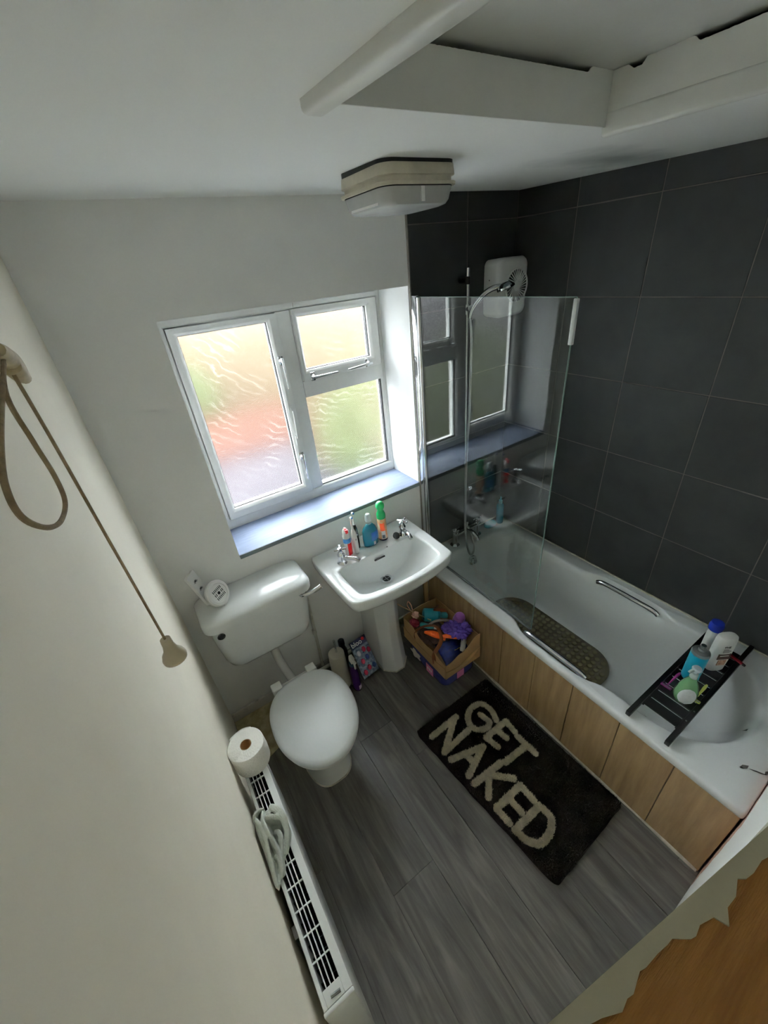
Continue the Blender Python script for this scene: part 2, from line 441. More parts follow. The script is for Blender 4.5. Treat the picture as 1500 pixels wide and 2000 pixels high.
# near wall with the doorway; pink bare plaster close to the bath panel
def near_wall_mat():
    m, t, p = tree('near_wall_paint')
    tc = t.nodes.new('ShaderNodeTexCoord'); sx = t.nodes.new('ShaderNodeSeparateXYZ')
    t.links.new(tc.outputs['Object'], sx.inputs[0])
    n = t.nodes.new('ShaderNodeTexNoise'); n.inputs['Scale'].default_value = 14; n.inputs['Detail'].default_value = 5
    t.links.new(tc.outputs['Object'], n.inputs['Vector'])
    mu = t.nodes.new('ShaderNodeMath'); mu.operation = 'MULTIPLY_ADD'; mu.inputs[1].default_value = 0.09
    t.links.new(n.outputs['Fac'], mu.inputs[0]); t.links.new(sx.outputs[0], mu.inputs[2])
    gt = t.nodes.new('ShaderNodeMath'); gt.operation = 'GREATER_THAN'; gt.inputs[1].default_value = 1.277
    t.links.new(mu.outputs[0], gt.inputs[0])
    lt = t.nodes.new('ShaderNodeMath'); lt.operation = 'LESS_THAN'; lt.inputs[1].default_value = 0.52
    t.links.new(sx.outputs[2], lt.inputs[0])
    an = t.nodes.new('ShaderNodeMath'); an.operation = 'MULTIPLY'
    t.links.new(gt.outputs[0], an.inputs[0]); t.links.new(lt.outputs[0], an.inputs[1])
    mx = t.nodes.new('ShaderNodeMixRGB'); mx.inputs[1].default_value = rgb(226, 228, 224); mx.inputs[2].default_value = rgb(178, 138, 120)
    t.links.new(an.outputs[0], mx.inputs[0]); t.links.new(mx.outputs[0], p.inputs['Base Color'])
    p.inputs['Roughness'].default_value = 0.7
    return m
DX0, DX1 = 0.10, 0.885
mk('wall_near', join(gbox(DX1, XR + .13, -1.82, YN, -0.1, 2.6), gbox(-0.12, DX0, -1.82, YN, -0.1, 2.6),
                     gbox(DX0, DX1, -1.82, YN, 1.965, 2.6)), near_wall_mat(), kind='structure', smooth=0)
# unseen landing box added to keep sunlight out of the door gap
mk('wall_landing_block', join(gbox(-0.12, XR + .13, -2.95, -2.85, -0.1, 2.6), gbox(-0.22, -0.12, -2.95, -1.82, -0.1, 2.6),
                        gbox(XR + .13, XR + .23, -2.95, -1.82, -0.1, 2.6)), wall_paint, kind='structure', smooth=0)
mk('ceiling_landing_block', gbox(-0.22, XR + .23, -2.95, -1.82, 2.5, 2.6), ceil_m, kind='structure')
mk('floor_landing_block', gbox(-0.22, XR + .23, -2.95, -1.82, -0.1, 0.0), floor_m, kind='structure')

# ceiling with the loft opening
HX0, HX1, HY0, HY1 = 0.535, 1.235, -1.56, -0.915
def ceil_quad(x0, x1, y0, y1):
    v, f = gbox(x0, x1, y0, y1, 0, 1)
    return [(x, y, zceil(y) if z == 0 else 2.338) for x, y, z in v], f
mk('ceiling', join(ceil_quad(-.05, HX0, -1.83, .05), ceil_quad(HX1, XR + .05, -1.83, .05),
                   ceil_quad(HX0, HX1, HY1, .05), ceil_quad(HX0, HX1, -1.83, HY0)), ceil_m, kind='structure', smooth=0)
mk('loft_light_block', gbox(-.1, XR + .13, -1.9, .3, 2.46, 2.56), dark_in, kind='structure')  # unseen dark slab added over the hatch so its gap stays black

# floor: slab and laminate boards
fl = mk('floor', gbox(-.1, XR + .1, -1.83, 0.3, -0.12, -0.009), M('dark_underlay', rgb(44, 42, 40), .9), kind='structure')
PW, PL = 0.193, 1.22
full = None
for c in range(8):
    x0 = -0.07 + c * PW; x1 = min(x0 + PW, 1.36); x0 = max(x0, 0.0)
    off = [0.35, 0.95, 0.12, 0.7, 0.48, 1.08, 0.25, 0.8][c]
    y = off
    while y > YN - 0.1:
        ya, yb = min(y, 0.0), max(y - PL, YN - 0.12)
        if ya - yb > 0.02 and ya > yb:
            mk('plank', gbox(x0 + .0006, x1 - .0006, yb + .0006, ya - .0006, -0.009, 0.0), floor_m, fl, bevel=0.0009, seg=1)
        y -= PL
# old vinyl showing in the corner behind the toilet
mk('vinyl_patch', prism([(0.002, -.002), (.30, -.002), (.30, -.20), (.22, -.27), (.10, -.31), (.002, -.30)], lambda a, b, t: (a, b, 0.0003 + .0016 * t)), beige_vinyl, fl, label='beige vinyl floor scrap')

# tiles
ZT = [0.500, 0.838, 1.172, 1.508, 1.845, 2.182, 2.40]
YT = [-0.001, -0.325, -0.665, -1.005, -1.345, -1.685, -1.706]
G = 0.0016
tiles = {}
def tile(parent, kx, a0, a1, z0, z1, f):
    key = (kx, round(a1 - a0, 3), round(z1 - z0, 3))
    geo = f(a0 + G, a1 - G, z0 + G, z1 - G)
    if key in tiles:
        src, o0 = tiles[key]
        d = Vector(geo[0][0]) - o0
        return inst(src, 'tile', d, parent)
    o = mk('tile', geo, tile_m, parent, bevel=0.0012, seg=1)
    # recentre so that the noise differs per tile
    tiles[key] = (o, Vector(geo[0][0]))
    return o
for i in range(6):
    for k in range(6):
        z1 = ZT[k + 1] if k < 5 else zceil(YT[i]) + 0.01
        tile(wr, 'r', YT[i + 1], YT[i], ZT[k], z1, lambda a, b, c, d: gbox(XR, XR + .010, a, b, c, d))
tb = mk('wall_shower_end', gbox(1.352, XR + .001, -.0085, -.0002, .46, 2.30), grout, kind='structure')
XT = [1.352, 1.685, XR - .001]
for i in range(2):
    for k in range(6):
        z1 = ZT[k + 1] if k < 5 else zceil(0) + .005
        tile(tb, 'w', XT[i], XT[i + 1], ZT[k], z1, lambda a, b, c, d: gbox(a, b, -.010, -.002, c, d))
mk('trim_1', gbox(1.3475, 1.352, -.0105, 0, .50, zceil(0)), M('tile_trim', rgb(150, 146, 138), .6, var=.2), kind='structure', bevel=.001)

# skirting behind toilet and basin
mk('baseboard_window', gbox(0.002, 1.26, -.016, -.0005, 0.0, 0.062), M('scuffed_skirting', rgb(196, 194, 186), .6, col2=rgb(96, 90, 80), scale=9, contrast=(.28, .5)), kind='structure', bevel=.003)

# ------------------------------------------------------------------ window
KW = (0.245 + 1.6363) / 1.8363
def wx(x): return 0.1504 + (x - 0.1504) * KW
def wz(z): return 2.0562 - (2.0562 - z) * KW
YF = 0.245
win = thing('window_1', (0.83, 0.28, ZS0), 'white plastic casement window with three frosted panes', None, kind='structure')
def frame(x0, x1, z0, z1, t, y0, y1, tr=None, tt=None, tbm=None):
    tl, trr, tp, tb_ = t, tr or t, tt or t, tbm or t
    return join(gbox(x0, x0 + tl, y0, y1, z0, z1), gbox(x1 - trr, x1, y0, y1, z0, z1),
                gbox(x0 + tl, x1 - trr, y0, y1, z0, z0 + tb_), gbox(x0 + tl, x1 - trr, y0, y1, z1 - tp, z1))
def ringframe(o, i, y0, y1, ch=0.006):
    """mitred frame from outer rect o to inner rect i (x0,x1,z0,z1) with a chamfered inner lip"""
    def R(b, y): return [Vector((b[0], y, b[2])), Vector((b[1], y, b[2])), Vector((b[1], y, b[3])), Vector((b[0], y, b[3]))]
    ii = (i[0] - ch, i[1] + ch, i[2] - ch, i[3] + ch)
    rings = [R(o, y1), R(o, y0), R(ii, y0), R(i, y0 + ch), R(i, y1)]
    rings.append(rings[0])
    return loft(rings, False, False)
Lg = (wx(.388), wx(.747), wz(1.12), wz(1.894)); Lo = (wx(.353), wx(.79), wz(1.074), wz(1.923))
Vg = (wx(.886), wx(1.238), wz(1.670), wz(1.897)); Vo = (wx(.860), wx(1.288), wz(1.624), wz(1.928))
Rg = (wx(.856), wx(1.287), wz(1.077), wz(1.549))
O = (XL0 - .012, XL1 + .012, ZS0 - .015, ZS1 + .012)      # let into the reveal
of = join(ringframe(O, (Lo[0] - .002, wx(1.300), Lo[2] - .002, Lo[3] + .004), YF, YF + .07),
          gbox(Lo[1] - .002, wx(.856), YF + .001, YF + .07, Lo[2], Lo[3] + .003),
          gbox(wx(.856), wx(1.300), YF + .001, YF + .07, wz(1.549), Vo[2] - .001))
mk('outer_frame', of, upvc, win, bevel=.003)
for g in (Lo, Vo):
    mk('rebate_light_stop', ringframe((g[0] - .010, g[1] + .010, g[2] - .010, g[3] + .014), (g[0] + .014, g[1] - .014, g[2] + .014, g[3] - .014), YF + .0505, YF + .068, .002), upvc, win)  # strip added behind each sash to stop daylight leaking past it
ls = mk('left_sash', ringframe(Lo, Lg, YF - .012, YF + .05, .012), upvc, win, bevel=.002)
vs = mk('vent_sash', ringframe(Vo, Vg, YF - .012, YF + .05, .012), upvc, win, bevel=.002)
rb = mk('glazing_bead', ringframe((wx(.850), wx(1.302), Lo[2] - .01, wz(1.555)), Rg, YF + .004, YF + .045, .010), upvc, win, bevel=.0015)
for nm, g, par in (('left', Lg, ls), ('vent', Vg, vs), ('low', Rg, rb)):
    mk('gasket', ringframe((g[0] - .004, g[1] + .004, g[2] - .004, g[3] + .004), (g[0] + .003, g[1] - .003, g[2] + .003, g[3] - .003), YF + .012, YF + .034, .001), rubber, par)
    mk('pane', gbox(g[0] - .003, g[1] + .003, YF + .028, YF + .034, g[2] - .003, g[3] + .003), frosted, par)
# little trickle vent strip at the top
mk('head_strip', gbox(wx(.875), wx(1.29), YF - .008, YF + .01, wz(1.932), wz(1.952)), upvc, win, bevel=.003)
# fasteners
def fastener(x, z, direction, par):
    """plate on the frame, pivot block, tapered lever lying along direction (dx,dz)"""
    d = Vector((direction[0], 0, direction[1])); y = YF - .012
    h = mk('window_handle', lathe([(.012, 0), (.013, .006), (.009, .012), (.008, .022)], (x, y, z), 14, (0, -1, 0)), chrome, par)
    p0 = Vector((x, y - .024, z)); n = Vector((0, -1, 0))
    mk('lever', tube([p0 - d * .014, p0 + n * .004, p0 + d * .05 + n * .004, p0 + d * .125 + n * .001], lambda t: .0085 - .0045 * t, 10, flat=.7), chrome, h)
    mk('plate', gbox(x - .011 - abs(d.z) * 0, x + .011, y - .004, y + .001, z - .02, z + .02), chrome, h, bevel=.002)
fastener(wx(.768), wz(1.735), (0, -1), ls)
fastener(wx(.768), wz(1.28), (0, -1), ls)
fastener(wx(.905), wz(1.640), (1, .0), vs)
fastener(wx(1.205), wz(1.645), (-1, -.05), vs)
mk('casement_stay', join(tube([(wx(.772), YF - .02, wz(1.51)), (wx(.768), YF - .026, wz(1.44)), (wx(.766), YF - .02, wz(1.375))], .004),
                         gbox(wx(.765), wx(.779), YF - .016, YF - .010, wz(1.505), wz(1.525)), gbox(wx(.758), wx(.772), YF - .016, YF - .010, wz(1.34), wz(1.39))), upvc, win)
# sill board
sl = mk('window_sill', gbox(XL0 + .0005, XL1 - .0005, -.006, YF, ZS0 - .02, ZS0), sill_grey, kind='structure', bevel=.0015)
mk('front_edge', gbox(XL0 + .0005, XL1 - .0005, -.0085, -.0062, ZS0 - .022, ZS0 - .001), sill_edge, sl)

# ------------------------------------------------------------------ outside (seen as colour through the frosted panes)
render_wall = M('cream_brickwork', (.034, .0255, .0165, 1), .9, col2=(.031, .0228, .0142, 1), scale=30, spec=0.0)
mk('neighbour_house', join(gbox(-1.5, 9, 9.0, 9.4, -2.9, 1.9)), render_wall, label='cream brick house across the yard beyond the window', cat='house')
mk('grey_backdrop', gbox(-14, -1.6, 8.6, 9.4, -2.9, 1.9), M('backdrop_grey', (.029, .0275, .029, 1), .9, var=.15, spec=0.0), label='unseen added grey garage left of the cream house across the yard', cat='backdrop')  # unseen block added to dim and grey the panes mirrored in the screen
mk('roof_tiles', join(prism([(.2, 0), (2.9, 0), (2.9, 1), (.2, 1)], lambda a, b, t: (a, 5.75 + b * .85, -.62 + b * .46 - .10 * t))), M('red_roof_tile', (.022, .0112, .0086, 1), .9, var=.2, spec=0.0), label='red tiled shed roof below the window', cat='roof')
mk('shed', gbox(.3, 2.8, 5.85, 6.5, -2.9, -.73), M('shed_brick', (.030, .027, .030, 1), .9, var=.2, spec=0.0), label='brick shed under the red tiled roof', cat='shed')
mk('ground_yard', gbox(-20, 20, .36, 30, -3.1, -2.9), M('grey_paving', (.0150, .0142, .0158, 1), .9, var=.2, spec=0.0), kind='structure')
def crown(name, c, r, mat, label, seed, n=900):
    rs = np.random.default_rng(seed)
    V = []; Fc = []
    for i in range(n):
        d = rs.normal(size=3); d /= np.linalg.norm(d); rr = r * (0.55 + .45 * rs.random() ** .4)
        p = Vector(c) + Vector((d[0] * rr, d[1] * rr * .8, d[2] * rr))
        a = Vector(rs.normal(size=3)).normalized(); b = a.orthogonal().normalized(); s = .09 + .08 * rs.random()
        k = len(V); V += [p - a * s, p + b * s * .5, p + a * s, p - b * s * .5]; Fc.append((k, k + 1, k + 2, k + 3))
    t = thing(name, (c[0], c[1], -2.9), label, 'tree')
    mk('foliage', (V, Fc), mat, t, smooth=0, kind='stuff')
    mk('trunk', tube([(c[0], c[1], -2.9), (c[0] + .05, c[1], -1.5), (c[0], c[1], c[2])], lambda t_: .12 - .07 * t_, 8), M('bark', rgb(90, 74, 58), .9), t)
    return t
leaf = M('leaf_green', (.025, .030, .0142, 1), .8, col2=(.0195, .025, .011, 1), scale=3, spec=0.0)
crown('garden_tree', (4.6, 5.6, -.9), 1.5, leaf, 'leafy green tree in the yard behind the right panes', 3)
crown('garden_bush', (.9, 7.9, .0), .9, leaf, 'green bush behind the red roof beyond the left pane', 4, 500)
crown('garden_tree', (-4.4, 5.4, -.9), 1.7, leaf, 'unseen green tree added in front of the grey garage', 8)  # unseen, added to turn the mirrored panes green lower down

# ------------------------------------------------------------------ loft hatch
zc = zceil(-1.2)
lh = thing('loft_hatch', (0.885, -1.24, zceil(-1.2)), 'white timber loft hatch with rounded lining set in the ceiling', 'loft hatch')
zb = zceil(-1.2) - 0.012
def lining(x0, x1, y0, y1):
    v, f = gbox(x0, x1, y0, y1, 0, 1)
    return [(x, y, (zceil(y) - 0.018) if z == 0 else 2.344) for x, y, z in v], f
def rag_top(P0, P1, th, nrm, seed, n=150):
    """lining board whose top edge is chipped: P0-P1 along the run, th thickness along nrm"""
    poly_lo = []; V = []; Fc = []
    for i in range(n + 1):
        p = Vector(P0).lerp(Vector(P1), i / n); z1 = 2.3425 + .0008 * noise.noise((i * .9, seed, 3)) + .0092 * min(1, max(0, 6 * (noise.noise((i * .10 + seed, 1.7, 0)) - .75 + 1.7 * max(0, i / n - .5))))
        for s, z in ((0, zceil(p.y) - .004), (1, zceil(p.y) - .004), (1, z1), (0, z1)):
            q = p + Vector(nrm) * th * s; V.append((q.x, q.y, z))
    for i in range(n):
        for k in range(4):
            a_, b_ = i * 4 + k, i * 4 + (k + 1) % 4; Fc.append((a_, b_, b_ + 4, a_ + 4))
    Fc += [(0, 3, 2, 1), (n * 4, n * 4 + 1, n * 4 + 2, n * 4 + 3)]
    return V, Fc
mk('lining_board', lining(HX0 - .028, HX0 + .012, HY0, HY1 + .012), gloss_white, lh, bevel=.010, seg=4)
mk('lining_board', rag_top((HX1 - .004, HY0, 0), (HX1 - .004, HY1 - .004, 0), .003, (1, 0, 0), 4.4), gloss_white, lh)
mk('corner_bead', lining(HX1 - .006, HX1 + .016, HY0, HY1 + .006)[0:1] and (lambda g: ([(x, y, (zceil(y) - .020) if z < 2.3 else zceil(y) + .022) for x, y, z in g[0]], g[1]))(lining(HX1 - .006, HX1 + .016, HY0, HY1 + .006)), gloss_white, lh, bevel=.007, seg=4)
mk('lining_board', rag_top((HX0 + .012, HY1 - .004, 0), (HX1 - .002, HY1 - .004, 0), .003, (0, 1, 0), 9.1), gloss_white, lh)
mk('lining_board', lining(HX0 - .02, HX1 + .02, HY0 - .02, HY0 + .005), gloss_white, lh, bevel=.006)
mk('hatch_board', gbox(HX0 - .02, HX1 + .025, HY0 - .02, HY1 + .025, 2.3520, 2.370), gloss_white, lh, bevel=.001)

# ------------------------------------------------------------------ ceiling lamp
cl = thing('ceiling_lamp', (0.985, -.475, zceil(-.47)), 'cream square bulkhead ceiling lamp with clear ribbed diffuser', 'ceiling lamp')
lx0, lx1, ly0, ly1 = .862, 1.108, -.586, -.345
zl = zceil(-.47)
mk('gap_shade_fill', loft([rrect(lx0 + .002, lx1 - .002, ly0 + .002, ly1 - .002, .036, z) for z in (zl + .006, zl - .0105)]), black, cl)  # solid black fill painted in for the shade between base and ceiling
body = [(zl - .0105, .0), (zl - .034, -.002), (zl - .036, .004), (zl - .046, .004), (zl - .048, -.004), (zl - .055, -.004)]
lb = mk('lamp_base', loft([rrect(lx0 + i, lx1 - i, ly0 + i, ly1 - i, .038, z) for z, i in body]), plastic_dirty, cl, bevel=.0008)
mk('gasket', loft([rrect(lx0 + .003, lx1 - .003, ly0 + .003, ly1 - .003, .038, z) for z in (zl - .054, zl - .0575)]), rubber, cl)
dif = [(zl - .0575, .004), (zl - .085, .010), (zl - .094, .016), (zl - .098, .028)]
df = mk('diffuser', loft([rrect(lx0 + i, lx1 - i, ly0 + i, ly1 - i, .036, z) for z, i in dif]), M('ribbed_clear_plastic', rgb(228, 230, 226), .25, trans=.35, ior=1.35, var=.15, scale=9), cl)
mk('diffuser_rib', gbox(lx0 + .010, lx0 + .0125, ly0 + .05, ly1 - .05, zl - .09, zl - .06), plastic_w, df)
mk('diffuser_clip', gbox(.98, .992, ly0 + .004, ly0 + .0075, zl - .09, zl - .058), plastic_w, df)

# ------------------------------------------------------------------ bath
BX0, BX1, BY0, BY1, ZR = 1.287, XR - .001, YN + .001, -.0115, .496
bt = thing('bathtub', ((BX0 + BX1) / 2, (BY0 + BY1) / 2, 0), 'white fitted bathtub with chrome grips below the charcoal tiles', 'bathtub')
def grip(y):
    t = (y + .955) / .20
    return math.exp(-abs(t) ** 6)
def bring(x0, x1, y0, y1, r, z, g=0.0, dz=0.0):
    R = rrect(x0, x1, y0, y1, r, z, 10, 46)
    for p in R:
        if y0 + .3 < p.y < y1 - .2:
            k = grip(p.y)
            p.x += (g if p.x > (x0 + x1) / 2 else -g) * k
            p.z -= dz * k
    return R
ri = (.10, .09, .25, .27)
rings = [bring(BX0 + .004, BX1, BY0, BY1, .012, .455), bring(BX0, BX1, BY0, BY1, .014, .462),
         bring(BX0, BX1, BY0, BY1, .014, .486), bring(BX0 + .006, BX1 - .002, BY0 + .002, BY1 - .002, .016, ZR - .003), bring(BX0 + .014, BX1 - .004, BY0 + .006, BY1 - .004, .02, ZR),
         bring(1.350, 1.935, -1.622, -.118, ri, ZR - .001, .034, .003), bring(1.360, 1.925, -1.612, -.128, ri, ZR - .004, .042, .010),
         bring(1.368, 1.917, -1.604, -.136, ri, ZR - .012, .044, .026), bring(1.378, 1.908, -1.592, -.143, ri, ZR - .045, .030, .014),
         bring(1.392, 1.896, -1.565, -.150, ri, ZR - .10, .0, 0), bring(1.408, 1.884, -1.50, -.160, ri, .30), bring(1.428, 1.866, -1.42, -.175, ri, .20),
         bring(1.448, 1.846, -1.36, -.19, (.11, .11, .2, .2), .155), bring(1.485, 1.81, -1.31, -.22, (.1, .1, .17, .17), .128),
         bring(1.53, 1.77, -1.26, -.27, (.08, .08, .1, .1), .119), bring(1.62, 1.68, -1.0, -.5, (.02,) * 4, .116)]
mk('tub', loft(rings, False, True), acrylic, bt, smooth=60)
mk('rear_ledge_seal', join(gbox(BX1 - .006, BX1, BY0, BY1, ZR - .002, ZR + .006), gbox(BX0 + .07, BX1, BY1 - .006, BY1, ZR - .002, ZR + .006)), seal_white, bt, bevel=.002)
for x, s in ((1.936, -1), (1.353, 1)):
    gh = mk('grip_bar', tube([(x, -.795, .462), (x, -.83, .474), (x, -.955, .476), (x, -1.08, .474), (x, -1.115, .462)], .0125, 12, flat=.8), chrome, bt)
ov = mk('overflow_cover', lathe([(.033, 0), (.034, .004), (.030, .010), (.012, .013)], (1.62, -.156, .385), 24, (0, -1, .18)), chrome, bt)
mk('overflow_knob', lathe([(.016, 0), (.018, .006), (.015, .016), (.004, .018)], (1.62, -.169, .387), 16, (0, -1, .18)), chrome, ov)
mk('plug_hole', lathe([(.030, 0), (.032, .002), (.026, .003), (.012, .001)], (1.65, -.30, .1235), 24), chrome, bt)
# pillar mixer on the far rim
mt = mk('mixer_tap', join(*[lathe([(.030, 0), (.031, .004), (.024, .010), (.018, .016), (.017, .085), (.021, .092), (.021, .105), (.012, .110)], (x, -.072, ZR - .001), 18) for x in (1.55, 1.735)],
                          tube([(1.55, -.072, .575), (1.735, -.072, .575)], .017, 14, smooth=False)), chrome, bt)
for x in (1.55, 1.735):
    mk('tap_handle', join(lathe([(.020, 0), (.022, .006), (.020, .024), (.008, .028)], (x, -.072, ZR + .108), 16), bar((x - .034, -.072, ZR + .124), (x + .034, -.072, ZR + .124), .010, .010), bar((x, -.106, ZR + .124), (x, -.038, ZR + .124), .010, .010)), chrome, mt, bevel=.001)
mk('spout', tube([(1.642, -.075, .575), (1.642, -.12, .582), (1.642, -.165, .566), (1.642, -.178, .545)], .013, 12), chrome, mt)
mk('diverter', lathe([(.012, 0), (.012, .03), (.016, .034), (.013, .048)], (1.642, -.074, .588), 14), chrome, mt)

# bath panel boards
bp = mk('panel', gbox(1.313, 1.330, -1.69, -.12, .0, .45), M('panel_batten', rgb(70, 56, 42), .8), bt, label='oak laminate bath panel')
ye = [-1.70, -1.503, -1.305, -1.100, -.903, -.706, -.502, -.30, -.105]
for a, b in zip(ye[:-1], ye[1:]):
    mk('board', gbox(1.300, 1.312, a + .0013, b - .0013, .0, .462), oak, bp, bevel=.0015, seg=1)
mk('end_board', gbox(1.268, 1.300, -.100, -.088, 0, .462), oak, bp, bevel=.001)
mk('floor_bead', tube([(1.297, -1.695 + i * .1, .003) for i in range(16)], lambda t: .006 + .002 * math.sin(t * 31), 8), seal_white, bp, label='white sealant bead along the floor')

# anti-slip bath mat: rounded rubber sheet with rows of round bubbles
bm_t = thing('bath_mat', (1.66, -.72, .118), 'brown translucent non-slip rubber mat lying in the bathtub', 'bath mat')
mat_rub = M('brown_rubber', rgb(100, 92, 68), .25, col2=rgb(76, 68, 48), scale=30, coat=.4, trans=.15)
mat_rub2 = M('brown_rubber_bubble', rgb(132, 124, 92), .2, coat=.5, trans=.2)
def mring(i, z): return rrect(1.495 + i, 1.815 - i, -1.075 + i, -.335 - i, .15 - i, z, 14, 8)
mk('mat_sheet', loft([mring(.002, .1285), mring(0, .130), mring(0, .133), mring(.004, .1345)]), mat_rub, bm_t)
bub = lathe([(.0135, 0), (.0125, .0025), (.008, .004), (.001, .0045)], (0, 0, 0), 10)
bub0 = None
for i in range(9):
    for j in range(21):
        x = 1.525 + i * .0325; y = -.365 - j * .034
        dx = max(0, abs(x - 1.655) - .01); ok = True
        for cy in (-.485, -.925):
            if (y > -.485 and cy == -.485) or (y < -.925 and cy == -.925):
                if math.hypot(x - 1.655, y - cy) > .135: ok = False
        if not ok: continue
        if bub0 is None:
            bub0 = mk('bubble', ([(v[0] + x, v[1] + y, v[2] + .1343) for v in bub[0]], bub[1]), mat_rub2, bm_t); b0 = (x, y)
        else:
            inst(bub0, 'bubble', (x - b0[0], y - b0[1], 0), bm_t)

# ------------------------------------------------------------------ shower screen, rail, heater
GX = 1.362
sc = thing('shower_screen', (GX, -.4, ZR), 'clear glass shower screen with chrome wall profile standing on the bath rim', 'shower screen')
mk('glass_panel', gbox(GX - .003, GX + .003, -.818, -.040, ZR + .008, 1.918), glass_m, sc, smooth=0)
mk('glass_edge', gbox(GX - .0032, GX + .0032, -.8205, -.8182, ZR + .008, 1.918), glass_edge, sc)
mk('glass_top_edge', gbox(GX - .0032, GX + .0032, -.818, -.045, 1.9182, 1.9200), glass_edge, sc)
mk('wall_profile', join(gbox(GX - .013, GX + .013, -.040, -.0108, ZR + .002, 1.925)), chrome, sc, bevel=.003)
mk('hinge_profile', lathe([(.011, 0), (.011, 1.415)], (GX - .002, -.052, ZR + .006), 16), chrome, sc)
mk('edge_seal', gbox(GX - .006, GX + .006, -.826, -.812, 1.785, 1.915), M('milky_seal', rgb(225, 230, 228), .3, trans=.2), sc, bevel=.002)
mk('bottom_seal', gbox(GX - .004, GX + .004, -.815, -.06, ZR + .0005, ZR + .010), clear_pl, sc)

sh = thing('shower_rail', (1.64, -.06, 1.0), 'chrome shower riser rail with hand shower and hose on the tiled end wall', 'shower')
mk('rail', lathe([(.009, 0), (.009, .98)], (1.64, -.062, 1.025), 14), chrome, sh)
for z in (1.035, 1.955):
    mk('rail_bracket', join(tube([(1.64, -.011, z), (1.64, -.062, z)], .012, 12, smooth=False), lathe([(.013, -.016), (.014, 0), (.013, .016)], (1.64, -.062, z), 14)), black if z > 1.5 else chrome, sh)
mk('slider', join(lathe([(.017, -.022), (.018, 0), (.017, .022)], (1.64, -.062, 1.835), 16), tube([(1.64, -.062, 1.835), (1.625, -.10, 1.842)], .013, 12, smooth=False)), chrome, sh)
hd = Vector((1.735, -.205, 1.915))
hs = mk('hand_shower', tube([(1.622, -.098, 1.80), (1.628, -.108, 1.838), (1.66, -.140, 1.892), (1.70, -.175, 1.918), hd], lambda t: .010 + .003 * t, 12), chrome, sh)
mk('spray_head', lathe([(.012, .022), (.030, .014), (.040, .002), (.040, -.006), (.034, -.009)], hd, 24, (-.18, .25, .9)), chrome, hs)
mk('hose', tube([(1.622, -.097, 1.802), (1.632, -.10, 1.70), (1.640, -.088, 1.40), (1.628, -.085, 1.10), (1.612, -.095, .80), (1.590, -.125, .58), (1.595, -.15, .46), (1.62, -.155, .432), (1.648, -.14, .46), (1.655, -.105, .56), (1.642, -.092, .60)], .0065, 8, 8), steel, sh)

ht = thing('wall_heater', (1.895, -.01, 1.775), 'white wall fan heater with round grille in the tiled corner', 'heater')
hx0, hx1, hz0, hz1 = 1.792, 2.000, 1.772, 2.028
def hring(y, i, r): return [Vector((p.x, y, p.y)) for p in rrect(hx0 + i, hx1 - i, hz0 + i, hz1 - i, r, 0, 8, 6)]
mk('heater_body', loft([hring(-.0105, .004, .03), hring(-.085, .0, .035), hring(-.100, .006, .035), hring(-.106, .022, .03)]), plastic_w, ht, smooth=50)
gc = Vector((1.918, -.106, 1.905))
mk('grille_recess', lathe([(.070, 0), (.070, .0012)], gc, 36, (0, -1, 0)), dark_in, ht)
mk('grille_rim', lathe([(.070, 0), (.076, .001), (.076, .005), (.070, .006), (.069, .001)], gc, 36, (0, -1, 0), cap=False), plastic_w, ht)
for k in range(30):
    a = 2 * math.pi * k / 30
    p = gc + Vector((math.cos(a) * .022, -.004, math.sin(a) * .022)); q_ = gc + Vector((math.cos(a + .35) * .071, -.004, math.sin(a + .35) * .071))
    mk('grille_blade', bar(p, q_, .0028, .005, (0, 1, 0)), plastic_w, ht, smooth=0)
mk('grille_hub', lathe([(.024, 0), (.024, .005), (.016, .008)], gc, 24, (0, -1, 0)), plastic_w, ht)
mk('indicator', lathe([(.003, 0), (.003, .001)], (1.7917, -.05, 1.94), 8, (-1, 0, 0)), black, ht)

# ------------------------------------------------------------------ toilet and cistern
TX = .337
tl = thing('toilet', (TX, -.46, 0), 'white toilet with closed rounded lid beside the radiator', 'toilet')
def pring(z, rx, yb, yf, p=2.4, n=48):
    cy = (yb + yf) / 2; ry = (yb - yf) / 2; out = []
    for i in range(n):
        a = 2 * math.pi * i / n; c, s = math.cos(a), math.sin(a)
        out.append(Vector((TX + rx * math.copysign(abs(c) ** (2 / p), c), cy + ry * math.copysign(abs(s) ** (2 / p), s), z)))
    return out
mk('pan', loft([pring(0, .108, -.20, -.615, 3), pring(.02, .106, -.20, -.612, 3), pring(.06, .098, -.20, -.60, 2.8), pring(.14, .095, -.19, -.585, 2.5), pring(.22, .112, -.20, -.60, 2.3),
                pring(.29, .140, -.23, -.66, 2.3), pring(.34, .162, -.262, -.705, 2.3), pring(.375, .168, -.268, -.725, 2.3), pring(.385, .166, -.270, -.722, 2.3)]), ceramic, tl, smooth=60)
mk('foot_bead', loft([pring(0.0005, .112, -.197, -.620, 3), pring(.004, .110, -.198, -.617, 3)]), seal_white, tl)
